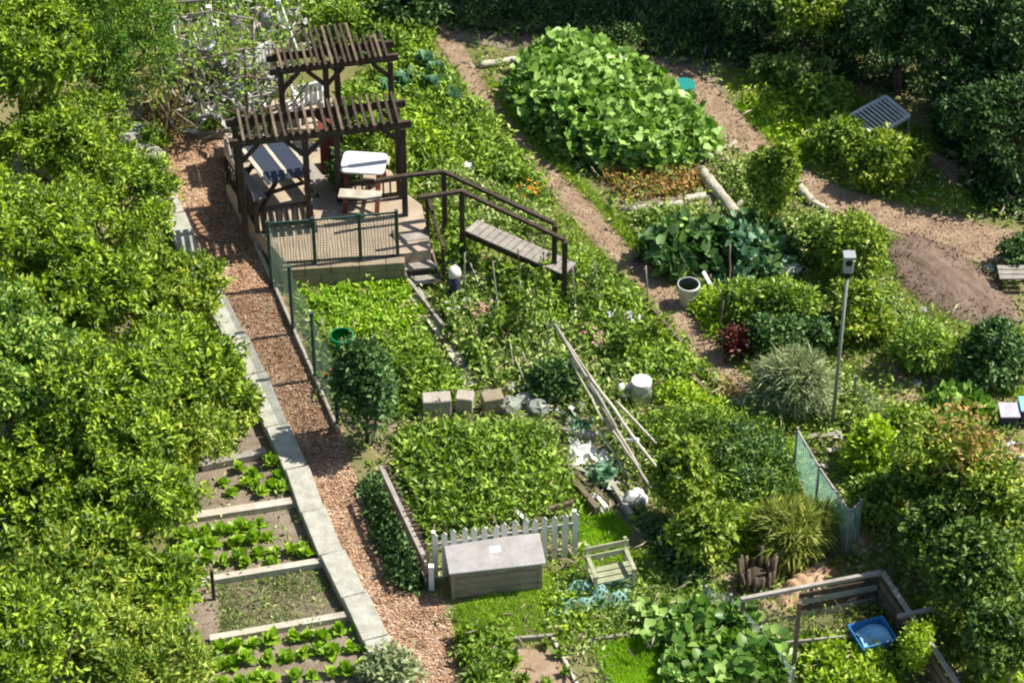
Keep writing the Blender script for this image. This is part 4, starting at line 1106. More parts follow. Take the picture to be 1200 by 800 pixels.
for k in range(70):
    a_ = P(random.uniform(190,345),random.uniform(60,165),random.uniform(.0,1.0)); b_ = a_+Vector((random.uniform(-.9,.9),random.uniform(-.5,.5),random.uniform(.1,.9)))
    MB().tube(limb_pts(a_,b_,4,.08),random.uniform(.009,.02),5).build('stick',cols[k%4],t,True)
vp = []
cen = np.array([list(random.choice(tops)+Vector((random.gauss(0,.45),random.gauss(0,.5),random.gauss(-.25,.35)))) for _ in range(260)])
cen[:,2] = np.maximum(cen[:,2], .1)
v,f = rosettes(cen, np.tile([0,0,1.],(260,1))+rng.normal(scale=.6,size=(260,3)), 7, .10, .55, 1, .07)
v = v-np.array(t.location); link('vine', tri_mesh('vine',[(v,f)]), 'veg_leaf', t)
gw='white painted posts in the top left clutter'
for (a,za,b,zb,l_) in (((205,75),.0,(200,12),.0,'x'),):
    pass
def post3(px,py,h,dx,dy,r,mat,label,group=None,name='post'):
    q_=P(px,py); o_=MB().bar(q_,q_+Vector((dx,dy,h)),r*2,r*2).build(name,mat); return tag(o_,label,'post',group)
post3(215,105,1.5,-.12,0,.045,'white_paint','leaning white post at the left of the arbour, beside the conifer',gw)
post3(250,75,1.3,.0,0,.05,'white_paint','white post at the top edge of the photo above the grey folding chair',gw)
post3(347,62,1.2,-.30,.0,.05,'white_paint','slanting white post nearest the farther pergola, at the top edge',gw)
post3(282,60,1.2,.0,0,.05,'grey_wood','grey post between the two white posts at the top edge',None)
post3(186,70,1.9,-.05,0,.045,'dark_wood','dark post between the conifer and the rustic arbour',None)
# pale panels at the top edge (trellis of laths)
t = thing('lath_trellis', P(240,70), 'pale lath trellis standing at the top edge above the arbour', 'trellis')
A,B = P(196,52),P(352,40)
for k in range(17):
    q_=A.lerp(B,k/16); MB().bar(q_,q_+up*random.uniform(.9,1.25),.03,.015).build('lath','white_paint' if k%3 else 'grey_wood',t)
for z_ in (.25,.6,.95): MB().bar(A+up*z_+Vector((0,-.03,0)),B+up*z_+Vector((0,-.03,0)),.03,.04).build('rail','grey_wood',t)
# fabric chair
def fold_chair(px,py,label):
    c=G(px,py); t=thing('folding_chair',c,label,'chair'); M=Matrix.Rotation(R(160),3,'Z')
    m=MB()
    for i in range(7):
        for j in range(5):
            x_=(j/4-.5)*.5; s_=i/6; y_,z_=((-.22+.44*s_/.45,.42-.06*math.sin(s_/.45*3.1)) if s_<.45 else (.22+.16*(s_-.45)/.55,.42+.5*(s_-.45)/.55)); m.v.append(c+M@Vector((x_,y_,z_-.03*math.cos(x_*6))))
    for i in range(6):
        for j in range(4): q0=i*5+j; m.f.append([q0,q0+5,q0+6,q0+1])
    m.build('sling','cloth',t,True)
    for sx in (-1,1):
        for (a_,b_) in (((sx*.26,-.24,0),(sx*.26,.26,.5)),((sx*.26,.28,0),(sx*.26,-.22,.5)),((sx*.26,.2,.42),(sx*.26,.4,.95))):
            MB().bar(c+M@Vector(a_),c+M@Vector(b_),.025,.025).build('leg','navy',t)
    return t
fold_chair(253,92,'grey and navy folding chair under the arbour poles')
pail('plant_tub',262,118,.12,.15,.26,'bucket_grey','pale grey tub under the arbour, below the folding chair',cat='tub')
pail('plant_tub',232,128,.10,.13,.24,'white_plastic','white tub at the left under the arbour',cat='tub')
pail('plant_tub',306,128,.13,.16,.3,'bucket_grey','pale tub at the right under the arbour, near the patio',cat='tub')
sackobj(254,38,.18,.14,.12,'sack','pale sack high in the top left clutter, left of the white post',seed=12)
sackobj(318,30,.22,.16,.16,'cloth','grey bundle in the top left clutter near the slanting white post',name='bundle',cat='bundle',seed=14)
# reddish low paling fence
t = thing('paling_fence', P(180,155), 'low reddish paling fence at the head of the wood chip path', 'fence')
A,B = P(170,140),P(206,158)
for k in range(10): q_=A.lerp(B,k/9); MB().bar(q_,q_+Vector((random.uniform(-.06,.0),.02,random.uniform(.38,.5))),.05,.02).build('paling','red_wood' if k%2 else 'pale_wood',t)
MB().bar(A+up*.25,B+up*.25,.03,.05).build('rail','red_wood',t)
m=MB(); c=P(248,162); m.tube([c+Vector((.36*math.cos(a),0,.5*math.sin(a))) for a in np.linspace(0,math.pi,14)],.03,7)
tag(m.build('hoop','pole_grey',None,True),'grey green hoop arching over the low wood edging at the head of the path','hoop')
plank('edging_board',(212,160),(288,163),.08,.14,'grey_wood','pale edging board across the head of the wood chip path')
o=crumple('brush_pile',[(160,120),(215,128),(225,100),(175,85)],.5,'dark_wood','x','x',n_=6) if False else None
cen = sample([(170,90),(215,95),(215,150),(180,145)],90,.4); cen[:,2]=rng.uniform(.05,.8,90)
v,f = rosettes(cen, rng.normal(size=(90,3)), 9, .22, .07, 1, .05, 'leaf')
c_=np.array([cen[:,0].mean(),cen[:,1].mean(),0]); tag(link('brush_heap',tri_mesh('brush_heap',[(v-c_,f)]),'dry_leaf',None,c_),'heap of dry brushwood between the conifer and the arbour','brushwood')

# ================================================================ PLANTS
ZS = 1.0
# first plot: rows behind the green netting
scatter('lettuce','lettuce', row((350,352),(472,338),14,3)+row((354,364),(478,350),14,3), .9,1.25,'bright lettuce in the two rows just below the retaining wall','lettuce','lettuces below the retaining wall')
scatter('lettuce','lettuce', row((366,388),(492,374),12,4)+row((372,398),(470,388),8,4), .85,1.15,'lime green lettuce in the rows above the green bucket','lettuce','lettuces around the green bucket')
bed('vegetable_patch',[(420,400),(498,388),(548,455),(470,480),(440,440)],700,9,.12,'veg_leaf','mid green vegetables filling the plot right of the dark bush','vegetables',h=.35)
bed('weed_patch',[(355,352),(372,430),(396,480),(420,480),(415,420),(380,380)],260,7,.11,'mixed_leaf','mixed weeds just inside the green netting','weeds',h=.3)
shrub(430,470,(.52,.46,.92),430,14,.10,'deep_leaf','dense dark bush at the lower end of the green netting fence',m=16,lift=.3)
def flowers(px,py,mat,label,n_=14,s=.06,spread_=.22,h=.3):
    c=P(px,py); t=thing('flowering_plant',c,label,'flower')
    cen=rng.normal(scale=(spread_*.7,spread_*.6,.05),size=(40,3)); cen[:,2]=np.abs(cen[:,2])+h*.5
    link('foliage',tri_mesh('foliage',[rosettes(cen,np.tile([0,0,1.],(40,1)),8,.09,.5,1,.04)]),'veg_leaf',t)
    cen=rng.normal(scale=(spread_*.7,spread_*.6,.03),size=(n_,3)); cen[:,2]=h+np.abs(cen[:,2])
    link('blossom',tri_mesh('blossom',[rosettes(cen,np.tile([0,-.4,1.],(n_,1)),7,s,.8,.95,.005,'leaf')]),mat,t)
    return t
flowers(404,450,'petal_orange','orange flowered plant just below the green bucket')
flowers(566,378,'petal_pink','pale pink flowered plant in the mixed plot right of the walkway',20)
flowers(532,372,'petal_white','white flowered plant near the draped post',8,.05)
flowers(628,238,'petal_orange','rusty flowered plant between the footbridge rail and the dirt path',10,.05)
flowers(735,388,'petal_white','white flowered plant left of the dirt path, below its middle',10,.05)
flowers(700,412,'petal_pink','pinkish flowered plant left of the dirt path end',10,.05)
flowers(250,150,'petal_white','white flowers under the arbour near the path head',16,.06)
flowers(290,140,'petal_white','white flowers under the right side of the arbour',14,.06)
# leafy plot 2
bed('leafy_crop',[(468,503),(500,497),(560,494),(640,496),(668,560),(662,585),(560,605),(505,622),(470,545)],1700,10,.12,'veg_leaf','dense mid green leafy crop filling the plot behind the picket fence','leafy crop',h=.32,hvar=.8,lumps=5.5,gaps=.22)
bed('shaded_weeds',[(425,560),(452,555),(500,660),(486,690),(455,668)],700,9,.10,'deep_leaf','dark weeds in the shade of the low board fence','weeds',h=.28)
# mixed plots centre
bed('mixed_planting',[(515,335),(560,318),(640,330),(690,360),(690,420),(650,470),(600,440),(560,440),(530,395)],1000,7,.11,'mixed_leaf','mixed low planting between the walkway and the footbridge','planting',h=.3,hvar=.7,lumps=4)
bed('understorey',[(560,300),(640,322),(665,345),(660,390),(600,360)],300,8,.13,'veg_leaf','green leaves growing under and below the footbridge','leaves',h=.45)
bed('mixed_planting',[(660,290),(700,300),(760,350),(800,400),(840,440),(760,450),(720,440),(680,400),(665,340)],1150,7,.11,'veg_leaf','low green planting left of the lower dirt path','planting',h=.28,hvar=.7,lumps=4)
bed('lower_planting',[(690,400),(730,420),(780,450),(740,480),(790,540),(740,560),(690,480),(650,470)],500,7,.11,'mixed_leaf','mixed weeds around the long pale poles','weeds',h=.22,hvar=.7,lumps=4)
shrub(652,450,(.33,.30,.30),120,11,.12,'deep_leaf','dark leafy shrub left of the upper pale poles')
shrub(706,557,(.12,.12,.14),22,10,.11,'blue_leaf','blue green cabbage like plant between the scrap boards and the poles',name='leafy_plant',cat='plant',kind='broad',aspect=.8)
shrub(680,505,(.15,.12,.10),22,10,.10,'blue_leaf','blue green plant above the white plastic sheet',name='leafy_plant',cat='plant')
# top centre bed
bed('mixed_planting',[(420,85),(490,55),(520,70),(600,150),(640,205),(600,225),(560,205),(500,210),(480,190),(420,140)],1900,8,.12,'veg_leaf','mixed leafy bed between the pergolas and the dirt path','planting',h=.38,hvar=.6,lumps=3)
scatter('cabbage','cabbage',[(498,75),(512,88),(485,92),(505,105),(520,100),(470,100),(450,112),(532,118)],.9,1.3,'pale blue green cabbage near the top of the bed left of the dirt path','cabbage','cabbages left of the dirt path',z=.25)
bed('lime_patch',[(420,120),(470,110),(520,150),(540,180),(500,185),(480,160),(430,150)],380,9,.12,'lime_leaf','lime green leafy patch behind the pergola','leafy patch',h=.5,hvar=.5)
bed('hedge_mass',[(365,5),(500,-20),(505,40),(480,58),(425,50),(370,30)],900,9,.12,'veg_leaf','bushy green growth above the farther pergola','bushes',h=.7,hvar=.6)
shrub(480,20,(.7,.6,.55),330,12,.12,'dark_leaf','dark green bush left of the top of the dirt path')
bed('rail_planting',[(480,180),(560,205),(650,250),(640,285),(560,270),(500,240)],900,8,.10,'mixed_leaf','mixed green planting behind the footbridge rails','planting',h=.35,hvar=.7,lumps=4)
bed('low_herbs',[(505,240),(560,255),(560,300),(520,320),(505,290)],300,8,.10,'veg_leaf','green herbs between the steps and the footbridge','herbs',h=.35)
# the squash mound
bed('squash_patch',[(600,95),(615,65),(650,45),(700,48),(740,70),(790,110),(835,150),(830,172),(770,190),(700,185),(650,160),(615,130)],1900,6,.15,'squash_leaf','big mound of broad squash leaves in the upper middle','squash patch',h=.55,hvar=.35,kind='broad',aspect=.85,tilt=.3,jit=.09,mound=(715,150,1.6,1.6,.2),low=.4,lumps=3)
# smaller beds near it
bed('yellowing_plants',[(700,200),(800,185),(830,200),(815,222),(735,232)],300,7,.10,'orange_leaf','yellowing low plants below the squash patch','plants',h=.16,hvar=.7)
bed('yellowing_plants',[(740,250),(820,238),(870,262),(820,275),(760,280)],300,7,.10,'mixed_leaf','low plants between the thin pale log and the dark leafy patch','plants',h=.2,hvar=.7)
bed('log_side_weeds',[(838,185),(900,175),(900,240),(872,240),(850,210)],280,8,.10,'mixed_leaf','weeds between the thick pale log and the side path','weeds',h=.3,hvar=.7)
# dark leafy patch
bed('dark_broadleaves',[(745,295),(770,265),(850,262),(920,265),(930,290),(900,308),(830,304),(785,310),(750,312)],460,6,.19,'deep_leaf','dark broad leaved plants behind the white bucket','leafy plants',h=.6,hvar=.4,kind='broad',aspect=.75,jit=.08)
bed('silvery_broadleaves',[(830,275),(905,270),(925,300),(870,318)],110,5,.18,'blue_leaf','silvery blue green leaves at the right of the dark broad leaved plants','leafy plants',h=.68,hvar=.3,kind='broad',aspect=.6)
bed('bright_broadleaves',[(762,270),(820,258),(830,290),(780,300)],110,5,.18,'squash_leaf','brighter green leaves at the left of the dark broad leaved plants','leafy plants',h=.68,hvar=.3,kind='broad',aspect=.6)
tree(905,222+0,.95,(.34,.32,1.0),460,12,.10,'tree_leaf_green','tall slender vine covered teepee beside the side path',name='climbing_plant',cat='climbing plant',trunk=.03,m=11,lr=(.25,.45))
shrub(1000,300,(.55,.5,.8),420,12,.10,'tree_leaf_green','bright green climber behind the box on the tall grey pole',name='climbing_plant',cat='climbing plant')
shrub(955,285,(.45,.4,.5),240,12,.09,'mixed_leaf','pale mixed shrub left of the box on the tall grey pole')
shrub(880,360,(.42,.4,.42),220,12,.09,'veg_leaf','feathery mid green shrub below the dark broad leaves')
shrub(925,365,(.50,.45,.5),300,12,.09,'veg_leaf','round mid green shrub left of the tall grey pole')
shrub(905,400,(.50,.4,.42),260,12,.09,'deep_leaf','dark green shrub below the round one left of the pole')
shrub(1005,375,(.50,.45,.55),300,12,.10,'tree_leaf_green','bright green shrub just right of the tall grey pole')
shrub(960,395,(.35,.35,.35),150,12,.09,'deep_leaf','dark shrub right behind the tall grey pole')
bed('lime_triangle',[(803,345),(850,335),(862,355),(850,385),(830,390)],260,9,.09,'lime_leaf','lime and yellow leaves in the corner beside the dirt path','leafy patch',h=.2)
shrub(868,405,(.26,.24,.28),110,10,.09,'red_leaf','dark red leaved plants in the shade by the end of the dirt path',name='red_plant',cat='plant')
bed('slope_weeds',[(1030,270),(1040,330),(1070,370),(1120,390),(1110,420),(1060,420),(1030,400),(1010,340),(960,250),(1000,255)],1100,7,.09,'mixed_leaf','weeds along the left foot of the dug soil mound','weeds',h=.18,hvar=.7,lumps=4)
shrub(1085,412,(.50,.45,.5),260,11,.09,'veg_leaf','feathery grey green shrub below the dug soil mound')
shrub(1165,425,(.62,.5,.6),360,12,.11,'deep_leaf','big dark shrub at the right edge below the dug soil mound')
shrub(1188,412,(.32,.3,.4),120,12,.11,'tree_leaf_green','lighter shrub top at the right edge behind the big dark shrub')
bed('broad_clump',[(1085,465),(1120,450),(1160,470),(1160,490),(1100,490)],110,6,.16,'squash_leaf','clump of broad pale green leaves in front of the big dark shrub','leafy plants',h=.32,kind='broad',aspect=.7)
shrub(1198,300,(.3,.3,.3),90,12,.1,'deep_leaf','dark shrub at the right edge where the side path leaves the photo')
# ornamental grasses / tussocks
def tussock(px,py,r,h,n_,mat,label,w_=.012):
    c=P(px,py); n=n_; a=rng.uniform(0,2*np.pi,n); q=rng.uniform(0,1,n)**.5
    parts=[]
    b=np.stack([np.cos(a)*q*.08,np.sin(a)*q*.08,np.zeros(n)],1)
    # arching blades in three segments
    out=np.stack([np.cos(a),np.sin(a),np.zeros(n)],1); L=h*rng.uniform(.7,1.15,n)
    sgm=[]; pos=b.copy(); ang=rng.uniform(.0,.5,n)*q*2
    V=[];Fs=[];side=np.stack([-np.sin(a),np.cos(a),np.zeros(n)],1)
    K=5
    for k in range(K):
        wv=w_*(1-k/(K-1)*.95)
        V.append(pos-side*wv);V.append(pos+side*wv)
        dirv=out*np.sin(ang)[:,None]*(r/h)*1.3+np.array([0,0,1.])*np.cos(ang)[:,None]
        pos=pos+dirv*(L/K*1.25)[:,None]; ang=ang+rng.uniform(.25,.55,n)
    V=np.stack(V,1).reshape(-1,3)
    i0=np.arange(n)*2*K
    for k in range(K-1):
        o_=i0+2*k; Fs.append(np.stack([o_,o_+1,o_+3],1)); Fs.append(np.stack([o_,o_+3,o_+2],1))
    me=tri_mesh('tussock',[(V,np.concatenate(Fs))]); V[:,2]
    return tag(link('ornamental_grass',me,mat,None,c),label,'grass')
shrub(932,462,(.52,.45,.50),420,10,.24,'grey_leaf','rounded pale grey green feathery grass clump left of the tall pole',name='ornamental_grass',cat='grass',kind='blade',aspect=.09,m=7,spread=.7,droop=.3,lr=(.5,.65))
shrub(925,625,(.46,.40,.46),420,10,.24,'lime_grass','yellow green arching grass clump above the stump',name='ornamental_grass',cat='grass',kind='blade',aspect=.09,m=6,spread=.75,droop=.75,lr=(.5,.65))
tussock(1068,790,.001,.01,3,'lime_leaf','x') if False else None
# feathery dark green plot
bed('feathery_crop',[(745,485),(820,475),(905,485),(935,530),(930,575),(860,592),(800,585),(770,540)],1300,10,.10,'veg_leaf','feathery dark green crop beside the aqua netting','feathery crop',h=.5,hvar=.5,aspect=.3,lumps=3)
bed('feathery_dark_crop',[(820,500),(900,495),(930,540),(920,575),(860,585),(830,550)],500,10,.11,'deep_leaf','darker feathery plants at the right of the feathery crop','feathery crop',h=.6,hvar=.5,aspect=.3,lumps=3)
bed('lime_bush_row',[(770,452),(800,445),(848,470),(835,490),(790,480)],230,9,.10,'lime_leaf','lime yellow leafy row below the end of the dirt path','leafy row',h=.4)
bed('dry_corner',[(840,445),(895,440),(900,475),(850,470)],170,6,.10,'dry_leaf','dry brownish growth between the lime row and the ornamental grass','dry plants',h=.14)
# bean vine at centre
tree(800,570,.75,(.42,.35,.72),380,11,.12,'tree_leaf_green','tall bean vine with hanging pale pods right of the crumpled sack',name='bean_vine',cat='vine',trunk=.025,m=20,lr=(.18,.38))
tree(822,630,.55,(.50,.40,.50),360,11,.12,'tree_leaf_green','bushy bean vine left of the ornamental grass above the whitish netting',name='bean_vine',cat='vine',trunk=.025,m=20,lr=(.18,.38))
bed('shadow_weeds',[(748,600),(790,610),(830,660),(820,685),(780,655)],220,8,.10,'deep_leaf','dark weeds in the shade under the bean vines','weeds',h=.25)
bed('edge_leaves',[(830,600),(915,592),(905,650),(860,650),(835,630)],330,8,.11,'lime_leaf','light green leaves left of the ornamental grass','leafy plants',h=.35)
# tall vine hedge bottom right
hs = [(1098,565,.95,.66,.9),(1148,605,1.0,.72,1.0),(1098,640,.9,.58,.85),(1143,685,1.0,.68,.95),(1170,755,.9,.52,.8)]
hl = ['upper left column of the tall dark vine hedge, its top tinged orange','upper right column of the tall dark vine hedge beside the pale trellis','middle column of the tall dark vine hedge beside the compost corner','broad lower column of the tall dark vine hedge','lowest column of the vine hedge near the bottom right corner']
for (px,py,zc,r,rz),l_ in zip(hs,hl):
    tree(px,py,zc,(r*1.05,r*.85,rz*1.15),int(1000*r),12,.10,'vine_leaf',l_,name='vine_hedge',cat='hedge',group='columns of the tall dark vine hedge',trunk=.04,m=34,lr=(.16,.34),spread=.9)
bed('orange_vine_tops',[(1085,505),(1140,500),(1175,560),(1130,560),(1090,535)],130,8,.10,'orange_leaf','orange tinged shoots on top of the vine hedge','shoots',h=2.05,hvar=.1,low=.0,zpix=2.0)
shrub(1030,530,(.42,.4,.5),230,12,.11,'lime_leaf','bright lime shrub left of the tall vine hedge')
shrub(1075,515,(.50,.4,.45),240,11,.10,'tree_leaf_green','leafy shrub with rusty tips above the tall vine hedge')
shrub(1025,590,(.40,.35,.4),180,11,.10,'veg_leaf','mid green shrub between the aqua netting and the vine hedge')
shrub(1180,590,(.35,.35,.4),130,11,.10,'tree_leaf_green','yellowish green shrub at the right edge above the pale trellis')
shrub(1190,740,(.25,.25,.45),110,11,.09,'lime_leaf','yellow green shrub at the bottom right corner')
shrub(1070,765,(.27,.25,.52),330,11,.055,'lime_leaf','narrow yellow green column shaped shrub beside the compost enclosure',name='columnar_shrub',m=7)
bed('pale_weeds',[(990,485),(1040,470),(1100,495),(1060,505),(1010,510)],260,7,.10,'mixed_leaf','pale weeds on the slope right of the tall grey pole','weeds',h=.25)
bed('rough_weeds',[(940,430),(990,425),(1020,450),(1040,500),(960,500),(960,470)],330,7,.09,'mixed_leaf','weeds around the foot of the tall grey pole','weeds',h=.22)
# bottom
scatter('squash','squash_plant',[(x+random.uniform(-7,7),y+random.uniform(-5,5)) for y in range(725,815,15) for x in range(765,925,17) if x > 745+(y-725)*.25+10 and x < 870+(y-715)*.7],.8,1.15,'broad leaved pale green plant in the bottom patch right of the lime lawn','leafy plant','broad leaved plants at the bottom')
scatter('greens','leafy_green',[(x+random.uniform(-7,7),y+random.uniform(-5,5)) for y in range(755,820,15) for x in range(945,1050,17)],.8,1.2,'light green leafy plant below the compost enclosure','leafy plant','leafy plants below the compost enclosure')
bed('corner_leaves',[(935,752),(1045,745),(1055,815),(940,815)],420,8,.11,'lime_leaf','yellow green leaves filling the ground below the compost enclosure','leafy plants',h=.22)
scatter('greens','leafy_green',[(540,755),(560,748),(575,765),(548,778),(580,790),(560,800),(600,785),(592,760)],1.0,1.5,'mid green leafy plant left of the small bare bed at the bottom','leafy plant','leafy plants left of the small bare bed')
scatter('greens','leafy_green',[(655,770),(662,790),(640,760),(640,805),(615,800)],.6,.9,'small green plant in the small bare bed at the bottom','leafy plant','plants in the small bare bed')
bed('bottom_weeds',[(530,740),(590,730),(600,812),(555,812)],330,8,.10,'veg_leaf','weeds beside the lower end of the wood chip path','weeds',h=.2,hvar=.7)
bed('netting_weeds',[(640,690),(750,665),(830,700),(780,740),(680,745)],500,7,.07,'mixed_leaf','short weeds growing round the crumpled netting','weeds',h=.08,hvar=.7)
# lawns and grass
grass('lawn',[(695,758),(765,745),(800,812),(715,812)],11000,.10,'lawn_blade','small bright lime lawn at the bottom of the photo',lean=.6)
grass('lawn',[(672,590),(705,585),(740,625),(725,648),(680,650)],7000,.11,'lawn_blade','bright lime grass right of the picket fence',lean=.6)
grass('lawn',[(860,120),(900,115),(960,165),(950,190),(900,170)],6000,.16,'lawn_blade','bright green grass bank right of the upper side path',lean=.6)
GR = 'grass_blade'
grass('rough_grass',[(530,715),(690,655),(760,640),(860,700),(780,745),(640,760),(540,760)],30000,.08,GR,'mown weedy grass around the storage box and the netting',lean=.8)
grass('rough_grass',[(555,80),(600,110),(640,165),(700,230),(760,280),(745,300),(690,240),(640,190),(590,140)],17000,.11,GR,'green grass verge on the right side of the dirt path',lean=.7)
grass('rough_grass',[(480,50),(505,60),(600,170),(660,240),(740,310),(820,400),(790,400),(700,330),(640,280),(560,200)],20000,.10,GR,'grass verge on the left side of the dirt path',lean=.7)
grass('rough_grass',[(840,80),(960,95),(1080,150),(1150,210),(1200,250),(1120,250),(980,215),(900,170)],26000,.12,GR,'rough grass bank above the side path',lean=.7)
grass('rough_grass',[(900,235),(1000,260),(1060,280),(1200,400),(1200,470),(1050,430),(960,330)],24000,.10,GR,'thin grass around the dug soil mound',lean=.8)
grass('rough_grass',[(820,420),(1000,400),(1100,480),(1180,620),(1030,700),(900,700),(780,600)],30000,.10,GR,'rough grass among the plots on the right',lean=.8)
grass('rough_grass',[(720,250),(900,240),(1000,400),(860,440),(780,350)],18000,.09,GR,'rough grass between the plots right of the dirt path',lean=.8)
grass('rough_grass',[(420,40),(560,60),(720,340),(760,560),(560,480),(480,330)],30000,.08,GR,'rough grass among the plots in the middle',lean=.8)
grass('rough_grass',[(150,150),(190,165),(215,260),(300,440),(280,470),(180,300)],7000,.10,GR,'grass along the outer side of the kerb wall',lean=.8)
grass('rough_grass',[(1060,700),(1210,640),(1210,820),(1100,820)],8000,.12,GR,'rough grass in the bottom right corner',lean=.8)
# shrubs along the right bank
shrub(1040,192,(.72,.6,.5),520,12,.11,'tree_leaf_green','big green shrub above the bend of the side path')
shrub(978,168,(.55,.45,.42),280,12,.10,'veg_leaf','green shrub left of the big one above the side path')
shrub(1095,230,(.001,.001,.001),1,1,.01,'veg_leaf','x') if False else None
shrub(968,118,(.42,.4,.36),160,11,.11,'veg_leaf','small leafy shrub in front of the dark trees, left of the tilted frame')
shrub(925,85,(.6,.4,.3),170,10,.11,'mixed_leaf','dull green growth at the edge of the tree shade')
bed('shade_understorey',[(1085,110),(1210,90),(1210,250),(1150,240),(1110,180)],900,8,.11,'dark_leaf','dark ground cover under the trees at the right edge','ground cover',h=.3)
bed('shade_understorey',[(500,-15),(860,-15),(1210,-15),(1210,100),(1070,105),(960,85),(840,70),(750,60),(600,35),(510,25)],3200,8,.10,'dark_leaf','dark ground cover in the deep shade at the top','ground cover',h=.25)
# dark trees along the top right, their shade put into the leaf colour
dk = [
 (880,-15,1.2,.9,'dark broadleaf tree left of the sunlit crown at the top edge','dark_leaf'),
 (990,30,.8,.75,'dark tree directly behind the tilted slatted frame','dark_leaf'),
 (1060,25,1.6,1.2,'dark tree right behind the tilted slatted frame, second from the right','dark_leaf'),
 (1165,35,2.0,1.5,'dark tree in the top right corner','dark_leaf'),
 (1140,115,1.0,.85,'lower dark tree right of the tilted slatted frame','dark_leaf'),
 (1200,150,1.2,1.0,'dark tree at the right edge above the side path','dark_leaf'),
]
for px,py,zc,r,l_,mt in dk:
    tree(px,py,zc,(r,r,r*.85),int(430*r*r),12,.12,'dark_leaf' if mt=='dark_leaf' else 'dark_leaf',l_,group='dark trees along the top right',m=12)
tree(945,12,1.2,(.75,.6,.45),230,12,.13,'tree_leaf_green','sunlit leafy crown high at the top edge right of the deep shade',m=9)
# tall trees just beyond the top edge: their unseen crowns shade the top
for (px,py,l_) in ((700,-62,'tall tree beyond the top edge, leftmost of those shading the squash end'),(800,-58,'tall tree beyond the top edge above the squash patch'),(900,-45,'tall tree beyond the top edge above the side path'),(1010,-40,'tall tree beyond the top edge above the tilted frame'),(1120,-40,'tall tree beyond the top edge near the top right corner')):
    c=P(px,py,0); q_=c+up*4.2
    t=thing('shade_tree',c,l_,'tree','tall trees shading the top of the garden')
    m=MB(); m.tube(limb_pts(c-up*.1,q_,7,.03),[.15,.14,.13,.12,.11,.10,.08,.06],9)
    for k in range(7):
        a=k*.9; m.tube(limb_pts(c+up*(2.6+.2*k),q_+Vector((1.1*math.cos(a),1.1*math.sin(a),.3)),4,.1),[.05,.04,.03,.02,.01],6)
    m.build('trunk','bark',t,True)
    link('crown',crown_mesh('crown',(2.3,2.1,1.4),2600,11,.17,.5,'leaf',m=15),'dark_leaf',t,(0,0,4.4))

soilp = [(1035,285),(1070,272),(1110,285),(1150,315),(1185,350),(1200,378),(1165,388),(1120,378),(1075,355),(1045,320)]
patio_ex = [(x, y) for x, y in patio_px]+[(255,300)]
boxp = [(515,640),(640,640),(645,705),(520,715)]
lot = [(400,0),(860,20),(1210,230),(1210,812),(545,812),(500,690),(400,480),(330,340),(480,330)]
ex = (chip_poly, path1, path2, soilp, patio_ex, boxp, [(590,750),(650,750),(690,820),(600,820)], [(695,758),(765,745),(800,812),(715,812)], [(530,712),(690,655),(680,600),(720,590),(745,630),(740,665),(650,680),(640,750),(540,745)])
bed('ground_weeds', lot, 5200, 6, .085, 'mixed_leaf', 'low scattered weeds growing over the whole garden ground', 'weeds', h=.09, hvar=.6, lumps=3, zpix=0, excl=ex)
bed('small_herbs', lot, 2600, 7, .10, 'veg_leaf', 'small green herbs scattered between the plots', 'herbs', h=.16, hvar=.8, lumps=2, zpix=0, excl=ex)

# dry stalks, straw and pale litter over the plots
n = 1500; p = sample(lot, n, 0, ex[1:5]); p[:,2] = rng.uniform(.03,.28,n)
v, f = leaf_arrays(p, rng.normal(size=(n,3))*np.array([1,1,.35]), rng.normal(size=(n,3))+np.array([0,0,1.5]), rng.uniform(.10,.34,n), .10, 'leaf')
tag(link('dry_stalks', tri_mesh('dry_stalks', [(v,f)]), 'straw'), 'pale dry stalks and straw scattered over the plots', 'dry stalks', None, 'stuff')
for bx_args in (
 ('pale_litter', [(600,400),(660,440),(720,520),(760,600),(720,610),(650,560),(600,480)], 90),
 ('pale_litter', [(520,300),(600,340),(640,400),(560,400)], 40),
 ('pale_litter', [(940,490),(1000,480),(1060,540),(960,560)], 40)):
    n = bx_args[2]; p = sample(bx_args[1], n, .05); p[:,2] = rng.uniform(.03,.16,n)
    v, f = leaf_arrays(p, rng.normal(size=(n,3))*np.array([1,1,.4]), rng.normal(size=(n,3))+np.array([0,0,2.]), rng.uniform(.06,.18,n), rng.uniform(.3,.9,n), 'leaf')
    o = link('pale_litter', tri_mesh('pale_litter', [(v,f)]), 'litter')
    tag(o, {90:'pale bits of plastic and bark littering the ground under the long poles', 40:'pale litter'}[n], 'litter', None, 'stuff')
    if n == 40: o['label'] = 'pale litter between the steps and the footbridge' if bx_args[1][0][0] == 520 else 'pale litter near the foot of the tall grey pole'

bed('back_planting', [(395,125),(410,185),(455,200),(475,225),(490,200),(480,140),(430,90),(400,95)], 520, 9, .12, 'veg_leaf', 'leafy plants at the back right of the patio behind the white topped table', 'planting', h=.62, hvar=.5)
shrub(402,205,(.26,.24,.36),110,11,.10,'deep_leaf','dark bush beside the white topped table on the patio',lift=PZ)
shrub(462,192,(.25,.24,.34),100,11,.11,'tree_leaf_green','bright bush right behind the white topped table')
bed('sunlit_vine_tops', [(1045,520),(1100,500),(1185,555),(1200,600),(1160,600),(1100,560),(1060,560)], 420, 9, .11, 'tree_leaf_green', 'sunlit yellow green shoots along the top of the tall vine hedge', 'shoots', h=1.95, hvar=.15, low=.1, zpix=1.85)  # lighter leaf colour stands in for sun on the hedge top
pole((668,420),.55,(706,492),.3,.026,'log_bark','mossy pale pole left of the row, reaching down towards the plastic sheet',group=gpz)
pole((722,470),.6,(770,520),.4,.024,'pale_wood','thin pale pole farthest right in the row, nearest the feathery crop',group=gpz)

